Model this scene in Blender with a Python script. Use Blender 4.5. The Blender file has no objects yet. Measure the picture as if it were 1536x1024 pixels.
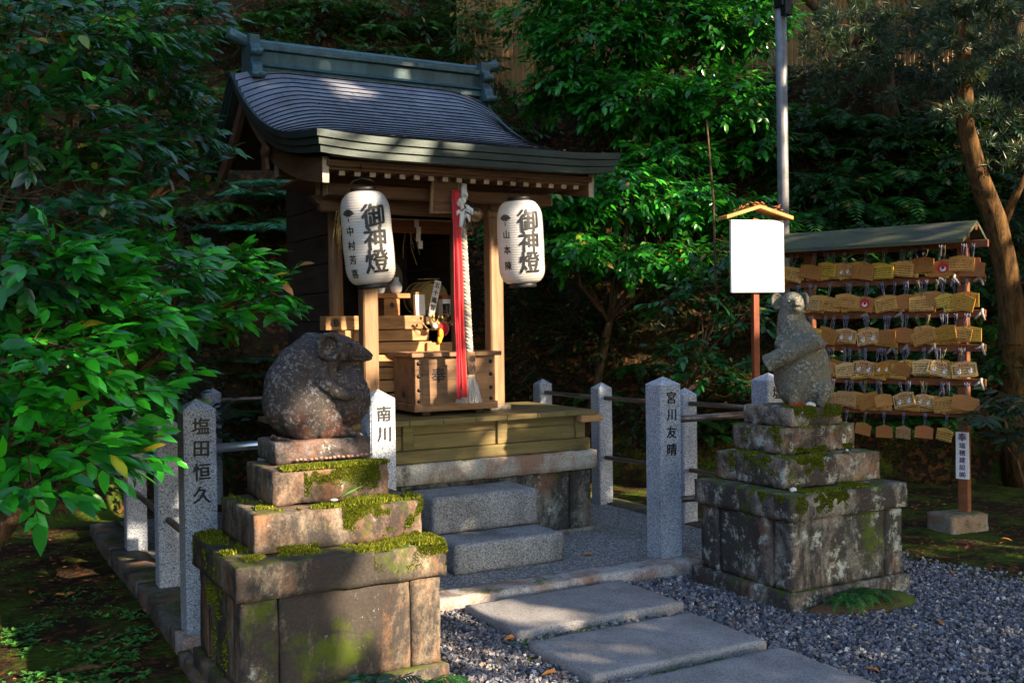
SKY, SUN, EXPO, NSHADE = 0.15, 5.0, 1.8, 115000
import bpy, bmesh, math, random
import numpy as np
from mathutils import Vector, Matrix, noise
R = math.radians; PI = math.pi
sc = bpy.context.scene
COL = sc.collection
rnd = random.Random(7)
rng = np.random.default_rng(11)

# ------------------------------------------------------------------ camera
CAMH = 1.5; FPX = 1557.4
def cam_axes():
    yaw, pitch, roll = R(28.967), R(0.9886), R(-0.7591)
    fw = Vector((math.sin(yaw)*math.cos(pitch), math.cos(yaw)*math.cos(pitch), -math.sin(pitch)))
    r = Vector((math.cos(yaw), -math.sin(yaw), 0)); u = r.cross(fw)
    r2 = r*math.cos(roll)+u*math.sin(roll); u2 = -r*math.sin(roll)+u*math.cos(roll)
    return r2, u2, fw
CR, CU, CF = cam_axes()
def at(px, py, y):
    """world point at depth plane y seen at pixel px,py of the 1536 px photograph"""
    d = CF+CR*((px-768)/FPX)-CU*((py-512)/FPX)
    return Vector((0, 0, CAMH))+d*(y/d.y)
cd = bpy.data.cameras.new('camera'); cam = bpy.data.objects.new('camera', cd); COL.objects.link(cam)
cam.matrix_world = Matrix(((CR.x, CU.x, -CF.x, 0), (CR.y, CU.y, -CF.y, 0), (CR.z, CU.z, -CF.z, CAMH), (0, 0, 0, 1)))
cd.sensor_width = 36; cd.lens = 36*FPX/1536; cd.clip_end = 400; cd.clip_start = .05
sc.camera = cam

# ------------------------------------------------------------------ node helper
class NB:
    def __init__(s, name):
        s.m = bpy.data.materials.new(name); s.m.use_nodes = True
        s.t = s.m.node_tree; s.b = s.t.nodes['Principled BSDF']; s.out = s.t.nodes['Material Output']
        s._pos = None
    def n(s, typ, **k):
        nd = s.t.nodes.new(typ)
        for a, v in k.items(): setattr(nd, a, v)
        return nd
    def put(s, sock, v):
        if isinstance(v, bpy.types.NodeSocket): s.t.links.new(v, sock)
        elif isinstance(v, (tuple, list)) and len(v) == 3 and sock.type == 'RGBA': sock.default_value = (*v, 1)
        else: sock.default_value = v
    def set(s, **k):
        nm = dict(color='Base Color', rough='Roughness', metal='Metallic', normal='Normal', spec='Specular IOR Level', coat='Coat Weight', trans='Transmission Weight', sheen='Sheen Weight', emit='Emission Color', estr='Emission Strength')
        for a, v in k.items(): s.put(s.b.inputs[nm[a]], v)
        return s
    def pos(s, scale=(1, 1, 1), rot=(0, 0, 0), kind='pos'):
        if kind == 'pos': src = s.n('ShaderNodeNewGeometry').outputs['Position']
        else: src = s.n('ShaderNodeTexCoord').outputs[kind]
        mp = s.n('ShaderNodeMapping'); s.put(mp.inputs['Vector'], src)
        mp.inputs['Scale'].default_value = scale; mp.inputs['Rotation'].default_value = rot
        return mp.outputs[0]
    def noise(s, scale, detail=4, rough=.6, vec=None, dist=0):
        nd = s.n('ShaderNodeTexNoise'); nd.inputs['Scale'].default_value = scale; nd.inputs['Detail'].default_value = detail
        nd.inputs['Roughness'].default_value = rough; nd.inputs['Distortion'].default_value = dist
        s.put(nd.inputs['Vector'], vec if vec is not None else s.pos()); return nd.outputs['Fac']
    def voro(s, scale, vec=None, out='Distance', feature='F1'):
        nd = s.n('ShaderNodeTexVoronoi'); nd.feature = feature; nd.inputs['Scale'].default_value = scale
        s.put(nd.inputs['Vector'], vec if vec is not None else s.pos()); return nd.outputs[out]
    def wave(s, scale, vec, dist=2, dscale=2, **k):
        nd = s.n('ShaderNodeTexWave', **k); nd.inputs['Scale'].default_value = scale; nd.inputs['Distortion'].default_value = dist
        nd.inputs['Detail Scale'].default_value = dscale; s.put(nd.inputs['Vector'], vec); return nd.outputs['Fac']
    def ramp(s, fac, stops):
        nd = s.n('ShaderNodeValToRGB'); e = nd.color_ramp.elements
        while len(e) < len(stops): e.new(.5)
        for i, (p, c) in enumerate(stops):
            e[i].position = p; e[i].color = (c, c, c, 1) if isinstance(c, (int, float)) else (*c, 1)
        s.put(nd.inputs[0], fac); return nd.outputs[0]
    def mix(s, fac, a, b, mode='MIX'):
        nd = s.n('ShaderNodeMix', data_type='RGBA', blend_type=mode)
        s.put(nd.inputs[0], fac); s.put(nd.inputs[6], a); s.put(nd.inputs[7], b); return nd.outputs[2]
    def math(s, op, a, b=0.5, c=None):
        nd = s.n('ShaderNodeMath', operation=op); s.put(nd.inputs[0], a); s.put(nd.inputs[1], b)
        if c is not None: s.put(nd.inputs[2], c)
        return nd.outputs[0]
    def bump(s, h, strength=.5, dist=.01, normal=None):
        nd = s.n('ShaderNodeBump'); nd.inputs['Strength'].default_value = strength; nd.inputs['Distance'].default_value = dist
        s.put(nd.inputs['Height'], h)
        if normal is not None: s.put(nd.inputs['Normal'], normal)
        return nd.outputs[0]
    def up(s):
        sx = s.n('ShaderNodeSeparateXYZ'); s.put(sx.inputs[0], s.n('ShaderNodeNewGeometry').outputs['True Normal']); return sx.outputs[2]
    def island(s): return s.n('ShaderNodeNewGeometry').outputs['Random Per Island']
    def orand(s): return s.n('ShaderNodeObjectInfo').outputs['Random']

def granite(name, lo=.16, hi=.62, tint=(.93, .97, 1.05), sc_=1.0, stain=.35):
    m = NB(name)
    sp = m.voro(150*sc_, out='Color'); g = m.n('ShaderNodeSeparateColor'); m.put(g.inputs[0], sp)
    f = m.math('ADD', m.math('MULTIPLY', g.outputs[0], .6), m.math('MULTIPLY', m.noise(60*sc_, 3, .7), .4))
    c = m.ramp(f, [(.12, tuple(.05*t for t in tint)), (.3, tuple(lo*t for t in tint)), (.5, tuple((lo+hi)/2*t for t in tint)), (.8, tuple(hi*t for t in tint))])
    st = m.ramp(m.noise(3.5, 5, .65, m.pos((1, 1, .45))), [(.38, 1.0), (.68, 1-stain)])
    c = m.mix(1.0, c, st, 'MULTIPLY')
    m.set(color=c, rough=.8, spec=.3, normal=m.bump(f, .35, .003)); return m.m

def oldstone(name, base=(.33, .28, .22), moss=.5, dark=.55, rust=.3, lich=.3, streak=.4, seed=0.):
    """weathered stone: dark stains, rust, lichen, moss film"""
    m = NB(name)
    vo = m.n('ShaderNodeVectorMath', operation='ADD'); m.put(vo.inputs[0], m.pos()); vo.inputs[1].default_value = (seed, seed*1.7, seed*.6)
    P = vo.outputs[0]
    mp = m.n('ShaderNodeMapping'); m.put(mp.inputs[0], P); mp.inputs['Scale'].default_value = (1, 1, streak)
    fine = m.noise(90, 4, .75, P); mid = m.noise(16, 6, .7, P)
    c = m.mix(m.ramp(fine, [(.3, 0.), (.7, 1.)]), tuple(x*.5 for x in base), tuple(min(1, x*1.55) for x in base))
    c = m.mix(m.ramp(m.noise(5, 6, .7, mp.outputs[0], .6), [(.47-.18*rust, 0.), (.66-.1*rust, .75)]), c, (.22, .085, .03))
    d = m.math('ADD', m.math('MULTIPLY', m.noise(4.2, 8, .74, mp.outputs[0], .3), .8), m.math('MULTIPLY', m.noise(24, 5, .8, P), .2))
    c = m.mix(m.ramp(d, [(.62-.28*dark, 0.), (.72-.24*dark, .93)]), c, m.mix(fine, (.012, .012, .013), (.05, .045, .043)))
    l = m.noise(11, 7, .78, P, .2)
    c = m.mix(m.ramp(l, [(.66-.14*lich, 0.), (.74-.14*lich, .8)]), c, (.42, .46, .42))
    gz = m.up()
    mo = m.math('ADD', m.noise(3.3, 6, .72, P), m.math('MULTIPLY', gz, .10))
    c = m.mix(m.ramp(mo, [(.70-.24*moss, 0.), (.80-.24*moss, .9)]), c, m.mix(mid, (.025, .045, .004), (.10, .13, .012)))
    h = m.math('ADD', m.math('MULTIPLY', fine, .4), mid)
    m.set(color=c, rough=.88, spec=.22, normal=m.bump(h, .7, .008)); return m.m

def wood(name, c0, c1, axis='x', rough=.6, weather=0., green=0., seed=0., gs=1.):
    m = NB(name); k = {'x': (.06, 1, 1), 'y': (1, .06, 1), 'z': (1, 1, .06)}[axis]
    P = m.pos(tuple(v*gs for v in k))
    g = m.noise(60, 5, .65, P, .4); g2 = m.noise(12, 4, .6, P, 1.2)
    f = m.math('ADD', m.math('MULTIPLY', g, .55), m.math('MULTIPLY', g2, .45))
    c = m.ramp(f, [(.32, c0), (.66, c1)])
    if weather: c = m.mix(m.ramp(m.noise(4, 6, .7), [(.4, 0.), (.75, weather)]), c, (.10, .085, .07))
    if green: c = m.mix(m.ramp(m.noise(3, 6, .7), [(.38, 0.), (.62, green)]), c, (.10, .12, .03))
    kk = {'x': (.12, 1, 1), 'y': (1, .12, 1), 'z': (1, 1, .12)}[axis]
    c = m.mix(m.ramp(m.noise(7, 7, .78, m.pos(kk), .5), [(.50, 0.), (.68, .75)]), c, tuple(x*.28 for x in c0))
    c = m.mix(m.ramp(m.noise(18, 6, .8, m.pos(kk)), [(.56, 0.), (.72, .35)]), c, tuple(min(1, x*1.5) for x in c1))
    m.set(color=c, rough=rough, spec=.3, normal=m.bump(f, .5, .005)); return m.m

def plain(name, color, rough=.6, metal=0., spec=.4, var=.15, vs=20, bump=.1):
    m = NB(name)
    n_ = m.noise(vs, 4, .6)
    c = m.mix(m.ramp(n_, [(.3, 0.), (.7, 1.)]), tuple(x*(1-var) for x in color), tuple(min(1, x*(1+var)) for x in color))
    m.set(color=c, rough=rough, metal=metal, spec=spec, normal=m.bump(n_, bump, .003)); return m.m

def leafmat(name, dark, light, rough=.35, trans=.35, tcol=(.18, .42, .03), spec=.5, brown=0.):
    m = NB(name); r_ = m.island()
    c = m.ramp(r_, [(0., dark), (.55, tuple((a+b)/2 for a, b in zip(dark, light))), (.93, light), (.975, tuple(min(1, x*1.4) for x in light)), (.988, (.42, .24, .03)), (1., (.30, .10, .02))])
    c = m.mix(m.ramp(m.noise(1.3, 3, .5), [(.35, 0.), (.65, .6)]), c, tuple(x*.6 for x in dark))
    m.set(color=c, rough=rough, spec=spec)
    tr = m.n('ShaderNodeBsdfTranslucent'); m.put(tr.inputs[0], m.mix(.5, c, tcol))
    ms = m.n('ShaderNodeMixShader'); ms.inputs[0].default_value = trans
    m.t.links.new(m.b.outputs[0], ms.inputs[1]); m.t.links.new(tr.outputs[0], ms.inputs[2]); m.t.links.new(ms.outputs[0], m.out.inputs[0])
    return m.m

# ------------------------------------------------------------------ object helper
def tag(o, label=None, cat=None, group=None, kind=None):
    if label: o['label'] = label
    if cat: o['category'] = cat
    if group: o['group'] = group
    if kind: o['kind'] = kind
    return o
def thing(name, label, cat, loc=(0, 0, 0), rotz=0., group=None):
    o = bpy.data.objects.new(name, None); COL.objects.link(o); o.location = loc; o.rotation_euler = (0, 0, rotz)
    o.empty_display_size = .05
    return tag(o, label, cat, group)
def WM(o):
    M = Matrix.Identity(4)
    while o is not None: M = o.matrix_basis @ M; o = o.parent
    return M
def link(name, me, parent=None, local=False, mats=None):
    o = bpy.data.objects.new(name, me); COL.objects.link(o)
    if mats is not None:
        for m in (mats if isinstance(mats, (list, tuple)) else [mats]): me.materials.append(m)
    if parent is not None:
        if not local: me.transform(WM(parent).inverted())
        o.parent = parent
    return o
def npmesh(name, V, F, mats, parent=None, smooth=False, local=False, loops=None, mi=None):
    """V (n,3), F (m,k) constant k"""
    me = bpy.data.meshes.new(name); V = np.ascontiguousarray(V, np.float32); F = np.ascontiguousarray(F, np.int32)
    m, k = F.shape
    me.vertices.add(len(V)); me.vertices.foreach_set('co', V.ravel())
    me.loops.add(m*k); me.loops.foreach_set('vertex_index', F.ravel())
    me.polygons.add(m); me.polygons.foreach_set('loop_start', np.arange(0, m*k, k, dtype=np.int32))
    me.polygons.foreach_set('loop_total', np.full(m, k, np.int32))
    me.polygons.foreach_set('use_smooth', np.full(m, smooth))
    if mi is not None: me.polygons.foreach_set('material_index', np.asarray(mi, np.int32))
    me.update(); me.validate()
    return link(name, me, parent, local, mats)

class MB:
    """collects shapes in a bmesh; build() links them as ONE mesh object"""
    def __init__(s): s.bm = bmesh.new(); s.mi = 0
    def _fin(s, geom, M):
        vs = [g for g in geom if isinstance(g, bmesh.types.BMVert)]
        if M is not None: bmesh.ops.transform(s.bm, matrix=M, verts=vs)
        for f in {f for v in vs for f in v.link_faces}: f.material_index = s.mi
        return vs
    def box(s, a, b, bev=.003, M=None, seg=1):
        a = Vector(a); b = Vector(b); c = (a+b)/2; d = b-a
        r = bmesh.ops.create_cube(s.bm, size=1, matrix=Matrix.Translation(c) @ Matrix.Diagonal((abs(d.x), abs(d.y), abs(d.z), 1)))
        vs = r['verts']
        if bev:
            bev = min(bev, .45*min(abs(d.x), abs(d.y), abs(d.z)))
            es = list({e for v in vs for e in v.link_edges})
            r = bmesh.ops.bevel(s.bm, geom=es, offset=bev, segments=seg, affect='EDGES', profile=.6)
            vs = list({v for f in r['faces'] for v in f.verts} | {v for v in vs if v.is_valid})
            vs = list({w for v in vs for f in v.link_faces for w in f.verts})
        return s._fin(vs, M)
    def grid_box(s, a, b, step=.03, rough=.006, bev=.012, seed=0., M=None, fr=9.):
        """worn stone block: subdivided box, rounded edges, noisy faces"""
        a = Vector(a); b = Vector(b); d = b-a; n = [max(2, int(round(x/step))) for x in d]
        vd = {}
        def V(i, j, k):
            key = (i, j, k)
            if key not in vd:
                p = Vector((a.x+d.x*i/n[0], a.y+d.y*j/n[1], a.z+d.z*k/n[2]))
                q = p.copy(); e = [i in (0, n[0]), j in (0, n[1]), k in (0, n[2])]
                if sum(e) >= 2:
                    c = (a+b)/2
                    for ax in range(3):
                        if e[ax]: q[ax] += (c[ax]-p[ax])/abs(c[ax]-p[ax])*bev*(.3+.9*abs(noise.noise(p*14+Vector((seed, 0, 0)))))
                nv = noise.noise_vector(q*fr+Vector((seed, seed, 0)))*rough+noise.noise_vector(q*fr*4+Vector((seed, 3, 0)))*rough*.4
                vd[key] = s.bm.verts.new(q+nv)
            return vd[key]
        fs = []
        for i in range(n[0]):
            for j in range(n[1]):
                fs.append((V(i, j, 0), V(i, j+1, 0), V(i+1, j+1, 0), V(i+1, j, 0))); fs.append((V(i, j, n[2]), V(i+1, j, n[2]), V(i+1, j+1, n[2]), V(i, j+1, n[2])))
        for i in range(n[0]):
            for k in range(n[2]):
                fs.append((V(i, 0, k), V(i+1, 0, k), V(i+1, 0, k+1), V(i, 0, k+1))); fs.append((V(i, n[1], k), V(i, n[1], k+1), V(i+1, n[1], k+1), V(i+1, n[1], k)))
        for j in range(n[1]):
            for k in range(n[2]):
                fs.append((V(0, j, k), V(0, j, k+1), V(0, j+1, k+1), V(0, j+1, k))); fs.append((V(n[0], j, k), V(n[0], j+1, k), V(n[0], j+1, k+1), V(n[0], j, k+1)))
        for f in fs: ff = s.bm.faces.new(f); ff.material_index = s.mi
        if M is not None: bmesh.ops.transform(s.bm, matrix=M, verts=list(vd.values()))
    def tube(s, pts, rad, seg=8, cap=True):
        pts = [Vector(p) for p in pts]; n = len(pts)
        if not isinstance(rad, (list, tuple)): rad = [rad]*n
        rings = []; up = Vector((0, 0, 1)); prev = None
        for i, p in enumerate(pts):
            t = (pts[min(i+1, n-1)]-pts[max(i-1, 0)]).normalized()
            if prev is None:
                x = t.cross(up) if abs(t.z) < .95 else t.cross(Vector((1, 0, 0)))
            else: x = prev-t*prev.dot(t)
            x.normalize(); prev = x; y = t.cross(x)
            rings.append([s.bm.verts.new(p+(x*math.cos(2*PI*k/seg)+y*math.sin(2*PI*k/seg))*rad[i]) for k in range(seg)])
        for i in range(n-1):
            for k in range(seg):
                f = s.bm.faces.new((rings[i][k], rings[i][(k+1) % seg], rings[i+1][(k+1) % seg], rings[i+1][k])); f.material_index = s.mi; f.smooth = True
        if cap:
            for rg in (rings[0][::-1], rings[-1]): f = s.bm.faces.new(rg); f.material_index = s.mi
    def lathe(s, prof, c=(0, 0, 0), seg=20, M=None):
        c = Vector(c); vs = []; rings = []
        for r_, z in prof:
            rg = [s.bm.verts.new(c+Vector((r_*math.cos(2*PI*k/seg), r_*math.sin(2*PI*k/seg), z))) for k in range(seg)]; rings.append(rg); vs += rg
        for i in range(len(rings)-1):
            for k in range(seg):
                f = s.bm.faces.new((rings[i][k], rings[i][(k+1) % seg], rings[i+1][(k+1) % seg], rings[i+1][k])); f.smooth = True; f.material_index = s.mi
        for rg in (rings[0][::-1], rings[-1]): f = s.bm.faces.new(rg); f.material_index = s.mi
        if M is not None: bmesh.ops.transform(s.bm, matrix=M, verts=vs)
    def ball(s, c, r, M=None, sub=3, smooth=True):
        r = (r, r, r) if isinstance(r, (int, float)) else r
        g = bmesh.ops.create_icosphere(s.bm, subdivisions=sub, radius=1, matrix=Matrix.Translation(c) @ (M if M is not None else Matrix.Identity(4)) @ Matrix.Diagonal((*r, 1)))
        for f in {f for v in g['verts'] for f in v.link_faces}: f.smooth = smooth; f.material_index = s.mi
        return g['verts']
    def prism(s, poly, o, ux, uy, n, bev=0.):
        """poly in plane (ux,uy) at o, extruded along n"""
        o, ux, uy, n = map(Vector, (o, ux, uy, n))
        A = [s.bm.verts.new(o+ux*x+uy*y) for x, y in poly]; B = [s.bm.verts.new(o+ux*x+uy*y+n) for x, y in poly]
        k = len(poly); fs = [s.bm.faces.new(A[::-1]), s.bm.faces.new(B)]
        for i in range(k): fs.append(s.bm.faces.new((A[i], A[(i+1) % k], B[(i+1) % k], B[i])))
        for f in fs: f.material_index = s.mi
        bmesh.ops.recalc_face_normals(s.bm, faces=fs)
        if bev: bmesh.ops.bevel(s.bm, geom=list({e for f in fs for e in f.edges}), offset=bev, segments=1, affect='EDGES')
    def mesh(s, me, M):
        me2 = me.copy(); me2.transform(M); k = len(s.bm.faces); s.bm.from_mesh(me2); bpy.data.meshes.remove(me2)
        s.bm.faces.ensure_lookup_table()
        for f in s.bm.faces[k:]: f.material_index = s.mi
    def build(s, name, mat, parent=None, smooth=None, local=False, merge=False):
        if merge: bmesh.ops.remove_doubles(s.bm, verts=s.bm.verts, dist=1e-5)
        me = bpy.data.meshes.new(name)
        if smooth is not None:
            for f in s.bm.faces: f.smooth = smooth
        s.bm.to_mesh(me); s.bm.free()
        return link(name, me, parent, local, mat)

_tc = {}
def glyph(ch, bold=.018, ext=.02):
    key = (ch, bold, ext)
    if key not in _tc:
        cu = bpy.data.curves.new('g', 'FONT'); cu.body = ch; cu.offset = 0; cu.extrude = ext; cu.resolution_u = 2
        o = bpy.data.objects.new('g', cu); COL.objects.link(o)
        bpy.context.view_layer.update()
        me = bpy.data.meshes.new_from_object(o.evaluated_get(bpy.context.evaluated_depsgraph_get()))
        bpy.data.objects.remove(o); bpy.data.curves.remove(cu)
        xs = np.empty(len(me.vertices)*3, np.float32); me.vertices.foreach_get('co', xs); xs = xs.reshape(-1, 3)
        if len(xs): me.transform(Matrix.Translation((-(xs[:, 0].min()+xs[:, 0].max())/2, -(xs[:, 1].min()+xs[:, 1].max())/2, 0)))
        if bold > .008:
            bm = bmesh.new(); e = bold*.8
            for i, (dx, dy) in enumerate(((0, 0), (e, .2*e), (-e, -.2*e), (.3*e, e*.7), (-.3*e, -e*.7))):
                m2 = me.copy(); m2.transform(Matrix.Translation((dx, dy, i*ext*.07))); bm.from_mesh(m2); bpy.data.meshes.remove(m2)
            bm.to_mesh(me); bm.free()
        _tc[key] = me
    return _tc[key]
def column_text(mb, text, top, size, step, right, up, bold=.018, depth=.0012, jit=.0):
    """glyphs one under the other; top = centre of first; right/up = unit axes of the face"""
    right = Vector(right); up = Vector(up); n = right.cross(up)
    for i, ch in enumerate(text):
        g = glyph(ch, bold)
        a = rnd.uniform(-jit, jit)
        rr = right*math.cos(a)+up*math.sin(a); uu = up*math.cos(a)-right*math.sin(a)
        c = Vector(top)-up*step*i
        M = Matrix((( rr.x*size, uu.x*size, n.x*depth/.02, c.x), (rr.y*size, uu.y*size, n.y*depth/.02, c.y), (rr.z*size, uu.z*size, n.z*depth/.02, c.z), (0, 0, 0, 1)))
        mb.mesh(g, M)
def copy_thing(root, loc=None, rotz=None, label=None, group=None):
    r = root.copy(); COL.objects.link(r)
    if loc is not None: r.location = loc
    if rotz is not None: r.rotation_euler = (0, 0, rotz)
    if label: r['label'] = label
    if group: r['group'] = group
    for ch in list(root.children):
        c = ch.copy(); COL.objects.link(c); c.parent = r
        for g in ch.children: d = g.copy(); COL.objects.link(d); d.parent = c
    return r

# ------------------------------------------------------------------ materials
M = {}
M['granite'] = granite('speckled_granite', .22, .68, (.86, .95, 1.12), 1.6, .3)
M['granite_grey'] = granite('rough_grey_granite', .13, .42, (.94, .98, 1.03), 1.5, .5)
M['slab'] = granite('stepping_slab_stone', .20, .36, (1.03, 1.0, 1.0), 1.7, .35)
M['plinth'] = oldstone('plinth_stone', (.26, .26, .24), .25, .55, .1, .35, .6, 3)
M['pedL'] = oldstone('left_pedestal_stone', (.25, .205, .15), .56, .80, .36, .25, .35, 1)
M['pedL2'] = oldstone('left_pedestal_tier', (.21, .17, .13), .60, .74, .40, .30, .5, 2)
M['pedR'] = oldstone('right_pedestal_stone', (.26, .25, .22), .54, .86, .12, .86, .45, 7)
M['pedR2'] = oldstone('right_pedestal_tier', (.28, .245, .20), .50, .76, .25, .86, .7, 9)
M['ink'] = plain('black_ink', (.012, .012, .014), .5, var=.3)
M['wood_x'] = wood('aged_timber_x', (.065, .030, .013), (.19, .095, .045), 'x', .55, .35)
M['wood_z'] = wood('aged_timber_z', (.15, .08, .038), (.38, .22, .115), 'z', .5, .25)
M['wood_y'] = wood('aged_timber_y', (.06, .027, .012), (.15, .075, .036), 'y', .6, .35)
M['tread'] = wood('pale_tread_timber', (.30, .14, .05), (.56, .31, .13), 'x', .5, .15)
M['boxwood'] = wood('offering_box_timber', (.15, .075, .035), (.34, .19, .10), 'x', .55, .2)
M['deckwood'] = wood('mossy_deck_timber', (.10, .07, .025), (.27, .19, .075), 'x', .65, .25, .42)
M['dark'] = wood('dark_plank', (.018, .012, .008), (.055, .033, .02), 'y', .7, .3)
M['endgrain'] = plain('pale_rafter_end', (.46, .36, .26), .7, var=.3, vs=50)
M['copper'] = None
M['iron'] = plain('black_iron', (.02, .02, .022), .4, .6, var=.4)
M['pipe'] = plain('weathered_steel_pipe', (.16, .12, .10), .38, .55, var=.4, vs=30)
M['steel'] = plain('galvanised_pipe', (.42, .45, .52), .28, .85, var=.1)
M['white'] = plain('white_board', (.82, .81, .78), .6, var=.02)
M['paper'] = plain('white_paper', (.78, .76, .74), .8, var=.04)
M['redwood'] = wood('red_brown_post', (.16, .035, .012), (.34, .085, .03), 'z', .5)
M['rackwood'] = wood('rack_red_timber', (.13, .04, .016), (.26, .09, .035), 'x', .55, .2)
# ================================================================== the setting
def hill(x, y):
    s1 = y-8.95
    s2 = (x-7.3)*.62+(y-7.2)*.72
    s3 = (-x-.6)*.75+(y-7.6)*.6
    s = np.maximum(np.maximum(s1, s2), s3)
    s = np.maximum(s, 0)
    h = 1.95*s
    cap = 4.3+4.0*np.clip((6.3-x)/1.2, 0, 1)
    return np.where(h > cap, cap+(h-cap)*.04, h)
def on_bank(px, py, off=0.):
    d = CF+CR*((px-768)/FPX)-CU*((py-512)/FPX); d = d/d.y; y = 6.0
    while y < 12.5:
        p = Vector((0, 0, CAMH))+d*y
        if p.z < float(hill(np.array(p.x), np.array(p.y)))+.04: break
        y += .04
    y -= off; return Vector((0, 0, CAMH))+d*y
def hill1(x, y): return float(hill(np.array(x), np.array(y)))
def build_ground():
    def axis(lo, hi, f0, f1, step):
        a = list(np.arange(f0, f1, step)); x = f0; d = step; L = []
        while x > lo: d *= 1.35; x -= d; L.append(x)
        x = a[-1]; d = step; Rr = []
        while x < hi: d *= 1.35; x += d; Rr.append(x)
        return np.array(L[::-1]+a+Rr)
    xs = axis(-60, 70, -3, 12, .09); ys = axis(-50, 80, 2.5, 12.5, .09)
    X, Y = np.meshgrid(xs, ys, indexing='ij')
    Z = hill(X, Y)
    n1 = np.array([[noise.noise(Vector((x*.9, y*.9, 0))) for y in ys] for x in xs])
    n2 = np.array([[noise.noise(Vector((x*5, y*5, 7))) for y in ys] for x in xs])
    rug = np.clip(Z, 0, 1)
    Z = Z+n1*(.02+.30*rug)+n2*(.012+.10*rug)-.03
    inside = (X > 1.0) & (X < 4.9) & (Y > 3.0) & (Y < 8.3)
    Z = np.where(inside, np.minimum(Z, -.03), Z)
    m = NB('forest_soil'); P = m.pos()
    f = m.noise(40, 6, .7, P); g = m.noise(2.2, 6, .7, P)
    c = m.mix(f, (.012, .008, .005), (.05, .030, .016))
    lit = m.voro(26, P, 'Color'); sp = m.n('ShaderNodeSeparateColor'); m.put(sp.inputs[0], lit)
    c = m.mix(m.ramp(sp.outputs[0], [(.8, 0.), (.86, .8)]), c, (.13, .055, .018))
    pz = m.n('ShaderNodeSeparateXYZ'); m.put(pz.inputs[0], P)
    c = m.mix(m.math('MULTIPLY', m.ramp(g, [(.46, 0.), (.6, .85)]), m.ramp(pz.outputs[2], [(.1, 1.), (.5, .12)])), c, m.mix(m.noise(70, 3, .7, P), (.020, .045, .004), (.10, .16, .014)))
    m.set(color=c, rough=.95, spec=.1, normal=m.bump(m.math('ADD', f, m.voro(30, P)), .8, .02))
    nx, ny = len(xs), len(ys); I = np.arange(nx*ny).reshape(nx, ny)
    F = np.stack([I[:-1, :-1], I[1:, :-1], I[1:, 1:], I[:-1, 1:]], -1).reshape(-1, 4)
    o = npmesh('ground', np.stack([X, Y, Z], -1).reshape(-1, 3), F, m.m, smooth=True); tag(o, kind='structure')
build_ground()

M['kerb'] = oldstone('kerb_stone', (.36, .35, .34), .26, .28, .25, .1, 1, 4)
# pebble-dash platform floor and its kerbs
m = NB('pebble_dash'); v = m.voro(95); col = m.n('ShaderNodeSeparateColor'); m.put(col.inputs[0], m.voro(95, out='Color'))
c = m.ramp(col.outputs[0], [(0, (.12, .12, .13)), (.5, (.30, .30, .30)), (1, (.62, .62, .60))])
c = m.mix(m.ramp(v, [(.35, 0.), (.6, .8)]), c, (.07, .07, .07))
c = m.mix(m.ramp(m.noise(1.6, 5, .7), [(.5, 0.), (.72, .5)]), c, (.06, .07, .03))
m.set(color=c, rough=.8, spec=.3, normal=m.bump(m.math('SUBTRACT', 1., v), .7, .006)); M['pebble'] = m.m
b = MB(); b.box((1.16, 5.09, -.2), (4.62, 8.2, .058), 0); tag(b.build('pebble_floor', M['pebble']), kind='structure')
b = MB()
for x0, x1 in ((.955, 2.02), (2.024, 3.05), (3.054, 4.02), (4.024, 4.83)):
    b.grid_box((x0, 4.88, -.15), (x1, 5.09, .07), .04, .003, .008, x0)
tag(b.build('kerb', M['kerb'], smooth=True), kind='structure'); b = MB()
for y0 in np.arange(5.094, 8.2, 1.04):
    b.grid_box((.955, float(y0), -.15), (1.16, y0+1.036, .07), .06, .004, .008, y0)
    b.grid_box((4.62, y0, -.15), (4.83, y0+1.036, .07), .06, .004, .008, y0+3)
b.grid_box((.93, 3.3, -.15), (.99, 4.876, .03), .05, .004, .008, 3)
tag(b.build('kerb', oldstone('shaded_side_kerb', (.13, .12, .11), .5, .55, .1, .05, 1, 6), smooth=True), kind='structure')  # mossy side kerbs in darker stone: leaf shade put into the colour

# stepping stones
slabs = [((2.36, 4.25), (3.35, 4.815), 'stepping stone nearest the shrine kerb, long grey slab with one sunlit corner', 0.004),
         ((2.33, 3.55), (3.27, 4.105), 'middle stepping stone, grey slab edged with moss and tiny weeds', -.006),
         ((2.30, 2.88), (3.26, 3.455), 'large stepping stone running out of the bottom edge of the photo', .003)]
for i, (a, c_, lab, rz) in enumerate(slabs):
    b = MB(); cx, cy = (a[0]+c_[0])/2, (a[1]+c_[1])/2; w, d = (c_[0]-a[0])/2, (c_[1]-a[1])/2
    b.grid_box((-w, -d, -.09), (w, d, .05), .03, .004, .008, 20+i)
    t = thing('stepping_stone', lab, 'stepping stone', (cx, cy, 0), rz, 'stepping stones leading to the shrine')
    b.build('stone_slab', M['slab'], t, smooth=True, local=True)
b = MB(); b.grid_box((-.1, -.055, -.06), (.12, .055, .04), .03, .01, .02, 30)
t = thing('stepping_stone', 'small broken stepping stone chip in the gravel left of the big slab', 'stepping stone', (2.15, 3.5, 0), .3, 'stepping stones leading to the shrine')
b.build('stone_slab', M['slab'], t, smooth=True, local=True)

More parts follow.
